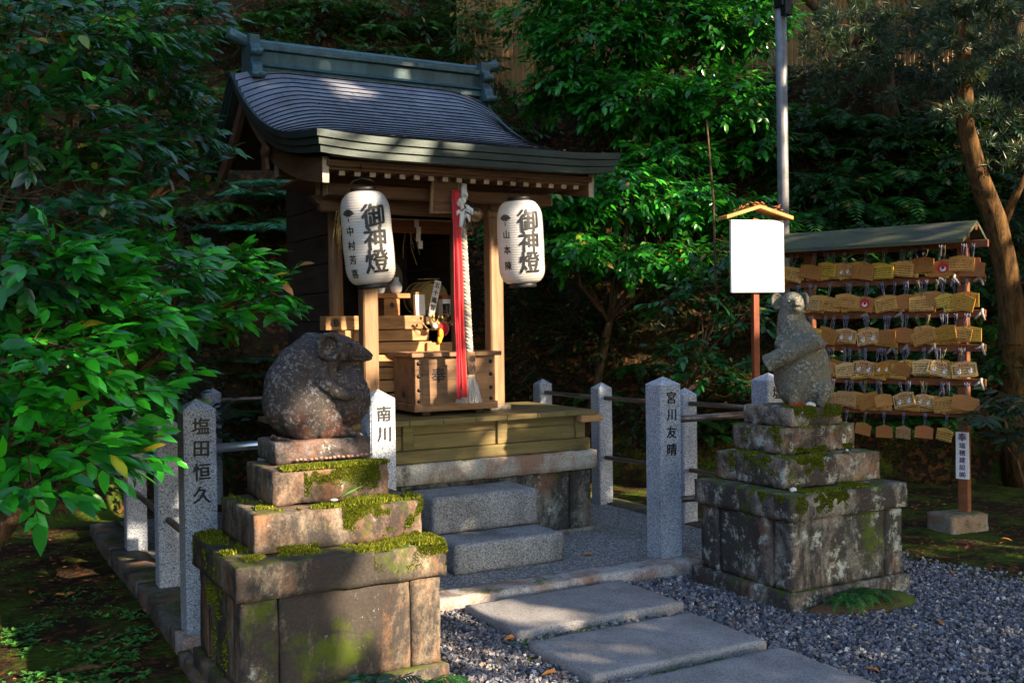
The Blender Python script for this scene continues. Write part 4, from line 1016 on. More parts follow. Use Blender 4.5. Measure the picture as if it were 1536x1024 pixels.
for s in (-1, 1):
    def be2(b, s=s):
        Mx = Matrix.Rotation(R(20) if s < 0 else R(-68), 4, 'Z'); c_ = Vector((-.066+s*(.088 if s < 0 else .076), .005, .592)); b.ball(c_, (.034, .011, .046), Mx)
        b.tube([c_+Mx.to_3x3() @ Vector((.029*math.cos(a), -.007, .041*math.sin(a))) for a in np.linspace(0, 2*PI, 25)], .009, 8, False)
    remeshed('ear', be2, .0040, M['ratR'], ratR, .002, 30, 2)
    b = MB(); b.ball((-.058+s*.032, -.078, .588), (.009, .006, .006), None, 2); b.build('eye', M['ratR'], ratR, local=True)
b = MB(); b.grid_box((4.055, 4.205, .911), (4.455, 4.59, 1.018), .02, .006, .010, 75); o = b.build('plinth', M['pedR2'], ratR, smooth=True)
moss(ratR, [('top', 4.07, 4.21, 4.44, 4.34, 1.018, 3500, -.25, .014), ('front', 4.08, 4.44, 4.203, .95, 1.018, 3500, -.1, .009)])
b = MB(); vs = b.ball((4.23, 4.232, 1.030), (.034, .022, .016), None, 3)
for v in vs: v.co += noise.noise_vector(v.co*30)*.006
tag(b.build('white_stone', M['china']), 'white stone lying at the foot of the upright rat', 'stone')
b = MB()
for i in range(70): b.ball((rnd.uniform(-.06, .06), rnd.uniform(-.012, .012), rnd.uniform(0, .016)), .0055, None, 1)
o = b.build('berry_heap', plain('red_berries', (.32, .06, .02), .5, var=.5, vs=150)); o.location = (4.14, 4.232, 1.026); tag(o, 'heap of tiny red-brown berries on moss by the upright rat', 'berries')
b = MB(); b.ball((4.40, 4.13, .772), (.009, .008, .010), None, 2); tag(b.build('white_pebble', M['china']), 'little white pebble at the right of the right pedestal upper ledge', 'pebble')
b = MB(); vs = b.ball((3.90, 4.03, .612), (.022, .014, .014), None, 3); tag(b.build('white_pebble', M['china']), 'white pebble at the front corner of the right pedestal cap', 'pebble')

# ================================================================== notice board, pole
nb = thing('notice_board', 'blank white notice board under a little gabled wooden roof on a red-brown post', 'notice board', (4.93, 5.42, 0), R(-14))
b = MB(); b.box((-.20, -.012, 1.69), (.20, .012, 2.185), .003); b.build('white_panel', M['white'], nb, local=True)
b = MB(); b.box((-.022, .0125, 0), (.022, .055, 2.2), .003); b.build('post', M['redwood'], nb, local=True)
M['orangewood'] = wood('sunlit_orange_wood', (.45, .17, .04), (.72, .34, .10), 'x', .5)
b = MB()
for s in (-1, 1): b.prism([(0, 0), (s*.25, -.075), (s*.25, -.098), (0, -.022)], (0, -.055, 2.285), (1, 0, 0), (0, 0, 1), (0, .14, 0))
b.build('gable_roof', M['orangewood'], nb, local=True)
M['litter'] = plain('dead_leaf_brown', (.28, .10, .03), .7, var=.6, vs=120)
b = MB()
for i in range(46):
    x = rnd.gauss(0, .09); p = Vector((x, rnd.uniform(-.06, .08), 2.292-.30*abs(x)+rnd.random()*.018)); a = rnd.uniform(0, 6)
    b.tube([p, p+Vector((math.cos(a)*.03, math.sin(a)*.02, rnd.uniform(-.01, .02)))], [.006, .002], 4)
b.build('leaf_litter', M['litter'], nb, local=True)
pole = thing('utility_pole', 'tall grey metal pole rising past the white board out of the photo', 'pole', (6.70, 7.0, 0))
b = MB(); b.tube([(6.70, 7.0, 0), (6.66, 7.0, 6.0)], .05, 20); b.build('shaft', plain('grey_pole_paint', (.20, .20, .21), .5, .3, var=.3, vs=8), pole)
b = MB(); b.box((6.60, 6.9, 4.28), (6.74, 7.02, 4.62), .01); b.box((6.62, 6.88, 4.2), (6.70, 6.95, 4.34), .005); b.build('bracket', M['iron'], pole)

# ================================================================== prayer plaque rack
rk = thing('plaque_rack', 'roofed red-brown rack of six bars full of wooden prayer plaques', 'plaque rack', (5.96, 6.14, 0), R(-69.8))
WR = WM(rk)
BZ = [2.02, 1.775, 1.528, 1.283, 1.038, .81]
for z in BZ: b = MB(); b.box((-.06, -.012, z-.026), (1.45 if z != BZ[0] else 1.47, .012, z+.026), .003); b.build('bar', M['rackwood'], rk, local=True)
for x, z0 in ((.12, -.05), (1.285, .10)): b = MB(); b.box((x-.035, .0125, z0), (x+.035, .082, 2.12), .004); b.build('post', M['rackwood'], rk, local=True)
M['rackroof'] = wood('grey_green_roof_board', (.035, .04, .03), (.09, .09, .065), 'y', .8, .3, .5)
b = MB(); b.prism([(-.26, 2.045), (.05, 2.19), (.05, 2.165), (-.26, 2.018)], (-.28, 0, 0), (0, 1, 0), (0, 0, 1), (1.66, 0, 0)); b.prism([(.32, 2.05), (.051, 2.19), (.051, 2.165), (.32, 2.025)], (-.28, 0, 0), (0, 1, 0), (0, 0, 1), (1.66, 0, 0))
b.build('roof', M['rackroof'], rk, local=True)
b = MB(); b.box((-.25, .02, 2.12), (1.38, .06, 2.16), .003); b.build('roof_beam', M['rackwood'], rk, local=True)
t = thing('concrete_block', 'mossy concrete footing block under the right post of the plaque rack', 'footing block', (6.39, 4.965, 0), R(-8))
b = MB(); b.grid_box((-.17, -.125, -.1), (.17, .125, .105), .03, .006, .012, 81); b.build('block', oldstone('mossy_concrete', (.22, .21, .17), .5, .3, .2, .1, 1, 4), t, smooth=True, local=True)
t = thing('paper_strip', 'long white paper strip with dark purple characters on the rack post', 'paper strip', (6.36, 4.93, .5), R(-69.8))
Mx = WR.copy()
b = MB(); b.box((1.24, -.0, .345), (1.33, .010, .68), 0, Mx); b.build('paper', M['paper'], t)
M['purple'] = plain('purple_ink', (.06, .015, .09), .6)
rx = (Mx.to_3x3() @ Vector((1, 0, 0))); b = MB(); column_text(b, '奉', Mx @ Vector((1.285, -.0005, .645)), .062, .06, rx, (0, 0, 1), .03, .0012); column_text(b, '瑞穂建設㈱', Mx @ Vector((1.285, -.0005, .585)), .045, .052, rx, (0, 0, 1), .02, .0012); b.build('lettering', M['purple'], t)

def emamat(name, c0, c1, text=True, seed=0.):
    m = NB(name); O = m.pos(kind='Object'); g = m.noise(30, 4, .6, m.pos((.3, 1, 2), kind='Object'))
    c = m.mix(m.ramp(g, [(.3, 0.), (.7, 1.)]), c0, c1)
    c = m.mix(m.ramp(m.orand(), [(0, 0.), (1, .9)]), c, (c0[0]*.62, c0[1]*.42, c0[2]*.5))
    if text:
        sx = m.n('ShaderNodeSeparateXYZ'); m.put(sx.inputs[0], O); X, Z = sx.outputs[0], sx.outputs[2]
        off = m.math('MULTIPLY', m.orand(), 31.)
        cv = m.n('ShaderNodeCombineXYZ'); m.put(cv.inputs[0], m.math('ADD', m.math('MULTIPLY', X, 26.), off)); m.put(cv.inputs[1], m.math('ADD', m.math('FLOOR', m.math('MULTIPLY', Z, 58.)), off))
        wv = m.noise(9, 2, .5, cv.outputs[0]); fr = m.math('FRACT', m.math('ADD', m.math('MULTIPLY', Z, 58.), m.math('MULTIPLY', m.noise(50, 2, .5, O), .7)))
        ln = m.math('LESS_THAN', m.math('ABSOLUTE', m.math('SUBTRACT', fr, .5)), .20)
        mk = m.math('MULTIPLY', ln, m.math('GREATER_THAN', wv, m.math('ADD', m.math('MULTIPLY', m.orand(), .12), .44)))
        mk = m.math('MULTIPLY', mk, m.math('LESS_THAN', m.math('ABSOLUTE', m.math('ADD', X, .004)), .072))
        mk = m.math('MULTIPLY', mk, m.math('LESS_THAN', m.math('ABSOLUTE', m.math('ADD', Z, .066)), .042))
        c = m.mix(m.math('MULTIPLY', mk, .95), c, (.02, .014, .012))
    m.set(color=c, rough=.55, spec=.3); return m.m
M['ema'] = [emamat('plaque_wood_written', (.55, .28, .055), (.74, .42, .10)), emamat('plaque_wood_yellow', (.66, .42, .04), (.80, .55, .09)), emamat('plaque_wood_plain', (.42, .17, .04), (.60, .28, .07), False), emamat('plaque_wood_pale', (.60, .37, .13), (.74, .50, .21))]
def ema_mesh(w, h):
    b = MB(); b.prism([(-w/2, -h), (w/2, -h), (w/2, -.012), (0, .006), (-w/2, -.012)], (0, -.0035, 0), (1, 0, 0), (0, 0, 1), (0, .007, 0))
    me = bpy.data.meshes.new('plaque_board'); b.bm.to_mesh(me); b.bm.free(); return me
def string_mesh(L, colr):
    b = MB(); b.tube([(0, -.004, -.006), (-.006, -.006, L*.5), (-.009, -.004, L)], .0018, 4); b.tube([(0, -.004, -.006), (.007, -.006, L*.5), (.009, -.004, L)], .0018, 4)
    for i in range(4): b.tube([(0, -.006, L*.92), (rnd.uniform(-.014, .014), -.010, L*rnd.uniform(.45, .75))], .002, 4)
    me = bpy.data.meshes.new('string'); b.bm.to_mesh(me); b.bm.free(); me.materials.append(colr); return me
M['string'] = plain('lilac_string', (.20, .19, .27), .8); M['stringw'] = plain('straw_string', (.24, .20, .12), .8)
def print_mesh(w, h, kind):
    b = MB(); mats = [M['paper'], M['red'], M['ink']]
    if kind == 'rats':
        for s in (-1, 1):
            b.mi = 0; b.ball((s*w*.22, -.0045, -h*.66), (w*.085, .0015, h*.13), None, 2); b.ball((s*w*.22+w*.05, -.0045, -h*.52), (w*.045, .0015, h*.10), None, 1)
            b.mi = 1; b.ball((s*w*.22+w*.03, -.0058, -h*.60), (w*.028, .0012, w*.028), None, 1)
        for i in range(4): b.box((-w*.2+i*w*.11, -.0042, -h*.24), (-w*.2+i*w*.11+w*.07, -.0036, -h*.13), 0)
        b.mi = 2
        for i in range(4): b.box((-w*.43, -.0042, -h*.35-i*h*.13), (-w*.38, -.0036, -h*.35-i*h*.13+h*.09), 0); b.box((w*.40, -.0042, -h*.35-i*h*.13), (w*.44, -.0036, -h*.35-i*h*.13+h*.09), 0)
    else:
        b.mi = 1; b.ball((.012, -.0042, -h*.45), (w*.25, .0012, h*.36), None, 3); b.mi = 0; b.ball((.012, -.0052, -h*.52), (w*.14, .0012, h*.18), None, 2); b.mi = 2; b.ball((.012, -.0062, -h*.44), (w*.07, .0012, h*.09), None, 2)
    me = bpy.data.meshes.new('print'); b.bm.to_mesh(me); b.bm.free()
    for m_ in mats: me.materials.append(m_)
    return me
EM = {s: ema_mesh(*s) for s in ((.168, .108), (.125, .09), (.085, .085))}
emv = {}
for s, me in EM.items():
    for i, m_ in enumerate(M['ema']): q = me.copy(); q.materials.append(m_); emv[s, i] = q
SM = [string_mesh(.085, M['string']), string_mesh(.085, M['stringw'])]
PM = {(s, k): print_mesh(*s, k) for s in EM for k in ('rats', 'disc')}
ORD = ['first', 'second', 'third', 'fourth', 'fifth', 'sixth', 'seventh', 'eighth', 'ninth', 'tenth']
ROW = ['top', 'second', 'third', 'fourth', 'fifth', 'lowest']
kinds = {'w': (0, None, 'handwritten tan'), 'y': (1, None, 'bright yellow handwritten'), 'p': (2, None, 'plain orange-brown'), 'l': (3, None, 'pale handwritten'), 'r': (3, 'rats', 'wooden two-white-rat print'), 'o': (1, 'rats', 'yellow two-white-rat print'), 'd': (2, 'disc', 'red round picture')}
grid = ['wwyrwywpdw', 'wlwwdwpwyy', 'wwwrrwpwyw', 'wlplrowlrr', 'prllwprrwp', 'plrrpplpw-']
def plaque(x, zbar, kind, s, layer, label, tilt, dy, drop, lean):
    mi, pk, _ = kinds[kind]
    o = bpy.data.objects.new('prayer_plaque', emv[s, mi]); COL.objects.link(o)
    z = zbar-.082-drop
    Ml = WR @ Matrix.Translation((x, -.03-dy, z)) @ Matrix.Rotation(lean, 4, 'Z') @ Matrix.Rotation(tilt, 4, 'Y') @ Matrix.Rotation(R(-3), 4, 'X')
    o.matrix_world = Ml; tag(o, label, 'wooden plaque', 'prayer plaques hanging on the rack')
    c = bpy.data.objects.new('string', SM[0] if rnd.random() < .7 else SM[1]); COL.objects.link(c); c.parent = o
    if drop: c.scale = (1, 1, (drop+.085)/.085)
    if pk: c = bpy.data.objects.new('printed_picture', PM[s, pk]); COL.objects.link(c); c.parent = o
for r_, row in enumerate(grid):
    for i, k in enumerate(row):
        if k == '-': continue
        x = .03+i*.1435+rnd.uniform(-.015, .015); low = r_ == 5
        s = (.085, .085) if (low and i in (2, 3)) else ((.125, .09) if rnd.random() < .33 or low else (.168, .108))
        if low and i > 8: continue
        label = f'{kinds[k][2]} plaque in front, {ROW[r_]} row, {ORD[i]} hook from left'
        plaque(x, BZ[r_], k, s, 0, label, R(rnd.gauss(0, 8)), .026+.004*(i % 2), rnd.uniform(0, .035), R(rnd.gauss(0, 10)))
        if not low:
            if rnd.random() < .75: k3 = rnd.choice('wwpywo'); plaque(x+rnd.uniform(-.07, .07), BZ[r_], k3, (.168, .108), 2, f'{kinds[k3][2]} plaque in the middle of the stack, {ROW[r_]} row, {ORD[i]} hook', R(rnd.gauss(0, 9)), .016, rnd.uniform(.0, .045), R(rnd.gauss(0, 4)))
            k2 = rnd.choice('wwplyo'); plaque(x+rnd.uniform(-.03, .03), BZ[r_], k2, (.168, .108), 1, f'{kinds[k2][2]} plaque tucked behind, {ROW[r_]} row, {ORD[i]} hook from left', R(rnd.gauss(0, 6)), .006, rnd.uniform(.008, .035), R(rnd.gauss(0, 3)))
for i, (x, r_, w_) in enumerate([(1.42, 1, 'right end of the second bar'), (1.14, 1, 'second bar near the red picture plaque'), (1.24, 1, 'second bar, drooping to the right'), (.60, 2, 'middle of the third bar'), (.86, 2, 'third bar under the red picture'), (1.43, 2, 'right end of the third bar'), (.90, 3, 'fourth bar, right one of a close pair'), (.80, 3, 'fourth bar, left one of a close pair'), (1.10, 3, 'fourth bar alone, right of the pair'), (1.43, 3, 'right end of the fourth bar'), (1.42, 4, 'right end of the fifth bar')]):
    b = MB(); a = rnd.choice((-1, 1)); b.tube([(0, -.02, .03), (0, -.035, .01), (0, -.03, -.01)], .011, 6); b.tube([(0, -.032, .01), (a*.045, -.035, -.025+rnd.uniform(-.02, .02))], [.012, .009], 5); b.tube([(0, -.032, .012), (-a*.02, -.035, -.05)], [.011, .008], 5)
    o = b.build('paper_fortune', M.setdefault('oldpaper', plain('aged_paper', (.32, .31, .28), .8, var=.2))); o.matrix_world = WR @ Matrix.Translation((x, .012, BZ[r_])); tag(o, 'white paper fortune knotted on the '+w_, 'paper fortune', 'knotted paper fortunes on the rack')
# ================================================================== vegetation
def norm(a): return a/np.maximum(np.linalg.norm(a, axis=-1, keepdims=True), 1e-9)
def leaf_mesh(name, P, D, U, L, W, mat, parent=None, droop=.25, fold=.22, simple=False):
    n = len(P); D = norm(D); S = norm(np.cross(D, U)); U = np.cross(S, D)
    L = np.broadcast_to(L, (n,)); W = np.broadcast_to(W, (n,))
    def pt(t, s, up): return P+D*(L*t)[:, None]+S*(W*s)[:, None]+U*(W*up-L*droop*t*t)[:, None]
    if simple:
        V = np.stack([pt(0, 0, 0), pt(.45, .5, fold*.5), pt(1, 0, 0), pt(.45, -.5, fold*.5)], 1); T_ = np.array([(0, 1, 2), (0, 2, 3)])
    else:
        V = np.stack([pt(0, 0, 0), pt(.32, 0, 0), pt(.68, 0, 0), pt(1, 0, 0), pt(.28, -.46, fold*.46), pt(.66, -.40, fold*.4), pt(.28, .46, fold*.46), pt(.66, .40, fold*.4)], 1)
        T_ = np.array([(0, 6, 1), (0, 1, 4), (1, 6, 7), (1, 7, 2), (1, 2, 5), (1, 5, 4), (2, 7, 3), (2, 3, 5)])
    k = V.shape[1]; F = (T_[None]+(np.arange(n)*k)[:, None, None]).reshape(-1, 3)
    return npmesh(name, V.reshape(-1, 3), F, mat, parent, smooth=not simple)
def sprays(P, D, length, k, L, spread=55, flat=1.):
    """k leaves alternately along each twig"""
    n = len(P); D = norm(D); side = norm(np.cross(D, np.array([0, 0, 1.]))+1e-6); up = np.cross(side, D)
    ps, ds, us = [], [], []
    for j in range(k):
        u = (j+.6)/k; sgn = 1 if j % 2 else -1; a = R(spread)*(1-.6*u)+rng.normal(0, .16, n) if j < k-1 else rng.normal(0, .15, n)
        d = D*np.cos(a)[:, None]+side*(sgn*np.sin(a))[:, None]+up*rng.normal(-.08, .22*flat, n)[:, None]
        ps.append(P+D*(length*u)[:, None]); ds.append(d); us.append(up+rng.normal(0, .28*flat, (n, 3)))
    return np.concatenate(ps), np.concatenate(ds), np.concatenate(us)
def crown_points(lobes, n, shell=.22):
    c = np.array([l[0] for l in lobes], float); r_ = np.array([l[1] for l in lobes], float); w = (r_.prod(1))**(2/3); w /= w.sum()
    i = rng.choice(len(lobes), n, p=w); q = norm(rng.normal(size=(n, 3))); rad = 1-np.abs(rng.normal(0, shell, n)); rad = np.clip(rad, .05, 1.08)
    return c[i]+q*rad[:, None]*r_[i], q*r_[i]
def branches(mb, base, lobes, r0, rr=.35):
    base = Vector(base)
    for c, r_ in lobes:
        c = Vector(c); mid = base.lerp(c, .5)+Vector((rnd.uniform(-.1, .1), rnd.uniform(-.1, .1), rnd.uniform(0, .12)))
        mb.tube([base, mid, c], [r0*rr*1.4, r0*rr, r0*rr*.35], 6)
        for _ in range(4):
            e = c+Vector((rnd.uniform(-1, 1)*r_[0], rnd.uniform(-1, 1)*r_[1], rnd.uniform(-.6, .6)*r_[2])); mb.tube([mid.lerp(c, rnd.uniform(.3, 1)), e], [r0*rr*.4, .003], 5)
M['leafA'] = leafmat('camellia_leaf', (.007, .05, .020), (.028, .20, .022), .26, .22, (.10, .45, .02))
M['leafA2'] = leafmat('camellia_leaf_bright', (.008, .10, .020), (.050, .48, .018), .22, .22, (.15, .70, .02))
M['leafB'] = leafmat('broad_leaf_green', (.010, .085, .016), (.055, .40, .020), .28, .28, (.12, .60, .03))
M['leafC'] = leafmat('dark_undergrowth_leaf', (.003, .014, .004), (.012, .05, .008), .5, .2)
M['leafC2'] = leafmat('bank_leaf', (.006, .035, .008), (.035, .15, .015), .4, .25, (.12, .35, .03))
M['fern'] = leafmat('fern_green', (.012, .07, .014), (.05, .24, .02), .45, .3, (.14, .50, .03))
M['fernb'] = leafmat('fern_bluish', (.01, .06, .045), (.03, .15, .10), .45, .2, (.05, .3, .12))
M['needle'] = leafmat('yew_pine_needle', (.02, .05, .025), (.07, .13, .055), .4, .15, (.2, .25, .05))
M['shade'] = leafmat('canopy_leaf', (.02, .06, .01), (.05, .14, .02), .5, .12)
m = NB('bark'); P_ = m.pos((1, 1, .25)); f_ = m.noise(28, 6, .75, P_, .6); c_ = m.ramp(f_, [(.35, (.03, .018, .010)), (.65, (.17, .10, .055))])
c_ = m.mix(m.ramp(m.noise(5, 5, .7), [(.5, 0.), (.65, .6)]), c_, (.06, .075, .03)); m.set(color=c_, rough=.9, spec=.15, normal=m.bump(f_, .9, .02)); M['bark'] = m.m
m = NB('reddish_bark'); f_ = m.noise(24, 6, .75, m.pos((1, 1, .2)), .6); m.set(color=m.ramp(f_, [(.35, (.025, .014, .006)), (.68, (.19, .10, .035))]), rough=.9, spec=.15, normal=m.bump(f_, .9, .02)); M['barkr'] = m.m
def plant_tree(name, label, cat, lobes, ntw, leafL, k, mat, base=None, r0=.05, group=None, tw=.22, spread=55, shell=.22, simple=False, flat=1., drop=-.12, wr=.44, face=(0, -.35, 0), ld=.14):
    c0 = Vector(base) if base is not None else Vector(np.mean([l[0] for l in lobes], 0))
    t = thing(name, label, cat, tuple(c0), 0, group)
    P, q = crown_points(lobes, ntw, shell); D = norm(q)*np.array([1, 1, .35])+rng.normal(0, .35, P.shape); D[:, 2] += drop
    ps, ds, us = sprays(P, D, tw*rng.uniform(.6, 1.2, ntw), k, leafL, spread, flat); us = us+np.array(face)
    L = leafL*rng.uniform(.6, 1.2, len(ps)); leaf_mesh('crown', ps, ds, us, L, L*wr, mat, t, simple=simple, droop=ld)
    b = MB(); D = norm(D)
    if base is not None:
        mid = Vector(np.mean([l[0] for l in lobes], 0)); b.tube([c0, c0.lerp(mid, .5)+Vector((.04, .03, 0)), mid], [r0, r0*.8, r0*.5], 10); branches(b, c0.lerp(mid, .6), lobes, r0)
    sel = rng.choice(ntw, min(ntw, 500), replace=False)
    for i in sel: p = Vector(P[i]); b.tube([p-Vector(D[i])*.12, p+Vector(D[i])*tw*.9], [.0035, .0015], 3, False)
    b.build('branches', M['bark'], t)
    return t
def hb(px, py, rx, ry, rz, off=.3): return (tuple(on_bank(px, py, off)), (rx, ry, rz))
def lb(px, py, y, rx, ry, rz): return (tuple(at(px, py, y)), (rx, ry, rz))
# left camellia
lobA = [lb(30, 60, 5.4, .40, .4, .26), lb(130, 50, 5.7, .36, .4, .2), lb(240, 30, 6.2, .30, .35, .18), lb(205, 120, 6.0, .33, .35, .14), lb(40, 190, 5.2, .36, .4, .18), lb(150, 215, 5.5, .32, .4, .12), lb(245, 200, 6.1, .22, .3, .10), lb(275, 252, 6.2, .16, .22, .06), lb(90, 310, 5.0, .36, .35, .11), lb(10, 390, 4.6, .3, .35, .16)]
plant_tree('camellia_tree', 'dark glossy camellia tree filling the upper left corner', 'tree', lobA, 800, .092, 7, M['leafA'], (-.3, 5.8, 0), .07, 'glossy camellias on the left', .2, drop=-.02, face=(-.1, -.5, .1))
lobB = [lb(50, 395, 4.5, .28, .3, .09), lb(190, 400, 5.0, .30, .35, .09), lb(300, 392, 5.6, .28, .3, .06), lb(385, 432, 5.9, .15, .25, .06), lb(395, 470, 5.9, .10, .2, .05), lb(310, 470, 5.6, .22, .3, .09), lb(100, 470, 4.7, .32, .35, .13), lb(210, 490, 5.0, .24, .3, .10), lb(30, 550, 4.3, .26, .3, .14), lb(140, 575, 4.6, .22, .3, .12), lb(215, 570, 5.0, .11, .22, .07), lb(40, 665, 4.2, .22, .3, .11), lb(130, 670, 4.5, .15, .22, .09), lb(190, 690, 4.7, .08, .12, .03), lb(10, 730, 4.0, .14, .2, .05), lb(90, 725, 4.3, .10, .12, .03)]
plant_tree('camellia_bush', 'bright glossy camellia bush overhanging the left fence posts and ground', 'bush', lobB, 600, .105, 7, M['leafA2'], (-.2, 5.4, 0), .05, 'glossy camellias on the left', .17, drop=0, face=(-.1, -.6, .1))
# big broadleaf bushes right of the shrine, up the slope
lobC = [lb(880, -30, 9.4, .6, .5, .3), lb(1050, -40, 9.0, .6, .5, .3), lb(800, 20, 10.2, .25, .3, .15), lb(900, 60, 9.3, .7, .5, .35), lb(1020, 40, 9.0, .6, .5, .35), lb(1110, 30, 8.8, .45, .5, .3), lb(960, 150, 9.0, .65, .5, .28), lb(1080, 150, 8.6, .55, .5, .25), lb(850, 130, 9.4, .35, .4, .2), lb(1130, 210, 8.6, .25, .4, .2), lb(1000, 235, 8.7, .5, .4, .15)]
plant_tree('broadleaf_tree', 'large fresh green broadleaf tree above the right end of the roof', 'tree', lobC, 2900, .11, 7, M['leafB'], (6.2, 9.6, 1.5), .09, 'broadleaf greenery behind the fence', .28, spread=60, drop=-.35)
lobD = [lb(840, 300, 8.6, .42, .4, .22), lb(930, 285, 8.3, .45, .4, .25), lb(1030, 300, 8.1, .4, .4, .2), lb(860, 370, 8.4, .35, .35, .18), lb(950, 385, 8.2, .30, .35, .15), lb(780, 330, 8.8, .25, .3, .25), lb(1010, 380, 8.0, .3, .3, .12), lb(1130, 330, 7.9, .35, .3, .25)]
plant_tree('broadleaf_bush', 'broadleaf bush with hanging leaves between right lantern and white board', 'bush', lobD, 1250, .10, 7, M['leafB'], (5.7, 8.9, .1), .05, 'broadleaf greenery behind the fence', .24, spread=60, drop=-.4)
lobE = [lb(1050, 430, 7.2, .22, .2, .07), lb(1000, 455, 7.2, .16, .2, .07), lb(1120, 470, 7.0, .16, .2, .12), lb(1060, 560, 7.0, .22, .2, .12), lb(1020, 520, 7.1, .12, .15, .08), lb(1110, 560, 7.0, .15, .2, .1), lb(1090, 380, 7.3, .15, .2, .12)]
t = plant_tree('camellia_sapling', 'slender young camellia with big glossy leaves left of the red-brown board post', 'sapling', lobE, 190, .10, 6, M['leafA'], (5.35, 7.2, 0), .018, 'broadleaf greenery behind the fence', .22)
b = MB(); b.tube([(5.3, 7.15, 0), at(1075, 470, 7.15), at(1070, 300, 7.15), at(1060, 180, 7.3)], [.016, .013, .011, .008], 8); b.build('stem', M['bark'], t)
lobG = [lb(880, 500, 9.0, .5, .4, .22), lb(780, 450, 9.3, .3, .3, .2), lb(690, 330, 9.5, .4, .3, .3), lb(1000, 620, 8.2, .4, .3, .2), lb(800, 560, 9.4, .5, .3, .25)]
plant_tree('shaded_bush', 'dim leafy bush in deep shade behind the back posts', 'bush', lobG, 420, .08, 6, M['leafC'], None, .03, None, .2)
lobH = [hb(470, 10, .5, .3, .2), hb(600, 20, .5, .3, .2), hb(690, -10, .35, .3, .2), hb(400, 60, .3, .3, .15), hb(560, 80, .35, .3, .10), hb(800, 130, .45, .3, .18), hb(760, 190, .5, .3, .25), lb(705, 30, 10.9, .22, .2, .3), lb(715, 85, 10.8, .2, .2, .2), lb(870, 20, 10.8, .3, .2, .3)]
plant_tree('bank_bush', 'dense bush hanging down the bank above the roof ridge', 'bush', lobH, 800, .09, 7, M['leafC2'], None, .03, 'bushes on the bank', .24)
lobI = [hb(px, py, rx, .35, rz, .25) for px, py, rx, rz in [(1210, 190, .4, .2), (1190, 110, .3, .2), (1250, 280, .45, .2), (1210, 340, .4, .2), (1330, 210, .3, .15), (1300, 330, .4, .2), (1420, 260, .4, .25), (1400, 340, .4, .2), (1470, 330, .3, .3), (1230, 430, .5, .3), (1350, 430, .45, .3), (1450, 430, .3, .3), (1300, 560, .5, .25), (1410, 560, .4, .3), (1520, 420, .35, .35), (1520, 300, .4, .3), (1470, 190, .4, .2), (1400, 190, .4, .15), (1500, 560, .4, .4)]]
plant_tree('bank_bush', 'spreading bush with ferns between grey pole, yew-pines and rack roof', 'bush', lobI, 2300, .085, 7, M['leafC2'], None, .03, 'bushes on the bank', .24)
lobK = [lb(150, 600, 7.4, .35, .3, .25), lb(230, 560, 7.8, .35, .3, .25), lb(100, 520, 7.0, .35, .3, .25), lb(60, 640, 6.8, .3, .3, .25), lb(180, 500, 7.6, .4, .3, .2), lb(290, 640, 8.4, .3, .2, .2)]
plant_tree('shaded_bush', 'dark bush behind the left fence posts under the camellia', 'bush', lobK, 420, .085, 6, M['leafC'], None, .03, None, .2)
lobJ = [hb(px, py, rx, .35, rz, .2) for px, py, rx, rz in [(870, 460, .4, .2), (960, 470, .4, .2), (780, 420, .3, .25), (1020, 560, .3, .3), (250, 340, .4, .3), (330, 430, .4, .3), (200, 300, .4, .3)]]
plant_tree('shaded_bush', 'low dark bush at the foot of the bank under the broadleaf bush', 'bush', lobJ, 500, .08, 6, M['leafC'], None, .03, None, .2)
# rhododendron-like plant by the rack
lobF = [lb(1505, 600, 4.75, .14, .15, .06), lb(1480, 622, 4.7, .08, .10, .04), lb(1530, 650, 4.7, .12, .12, .06)]
plant_tree('glossy_shrub', 'drooping dark-leaved shrub in front of the right end of the rack', 'shrub', lobF, 48, .11, 7, M['leafC'], (6.9, 4.7, 0), .015, None, .10, spread=85, drop=-.3, wr=.3)

# yew-pine: rosettes of needles
def rosettes(P, Dm, n_need, L, W, name, mat, parent):
    n = len(P); P2 = np.repeat(P, n_need, 0); D0 = np.repeat(norm(Dm), n_need, 0); r_ = norm(rng.normal(size=P2.shape)); D = norm(D0*rng.uniform(.1, 1.1, len(P2))[:, None]+r_*.9)
    leaf_mesh(name, P2, D, rng.normal(size=P2.shape), L*rng.uniform(.6, 1.15, len(P2)), W, mat, parent, droop=.06, fold=.1, simple=True)
lobN = [lb(1280, 20, 7.6, .35, .4, .25), lb(1370, 40, 7.4, .5, .4, .25), lb(1470, 30, 7.0, .5, .4, .3), lb(1310, 90, 7.5, .4, .4, .18), lb(1250, 120, 7.8, .3, .3, .15), lb(1420, 110, 7.0, .4, .4, .2), lb(1500, 130, 6.4, .35, .3, .2), lb(1230, 60, 7.8, .25, .3, .15), lb(1350, 150, 7.2, .2, .2, .07)]
tN = thing('yew_pine', 'tall yew-pine with bluish needle tufts in the upper right corner', 'tree', (9.1, 8.2, .0))
P, q = crown_points(lobN, 560, .3); rosettes(P, q+np.array([0, 0, .4])*.3, 26, .12, .011, 'crown', M['needle'], tN)
b = MB(); T1 = [(9.95, 8.1, .6), at(1372, 330, 8.0), at(1345, 230, 8.0), at(1325, 150, 8.0), at(1322, 60, 8.0), at(1300, -60, 8.0)]; b.tube(T1, [.17, .145, .135, .125, .115, .1], 16)
for e in [(1250, 110), (1420, 100), (1280, 30), (1500, 60)]: b.tube([at(1322, 70, 8.0), at((1322+e[0])/2, 60, 7.8), at(*e, 7.6)], [.05, .035, .015], 7)
b.build('trunk', M['bark'], tN)
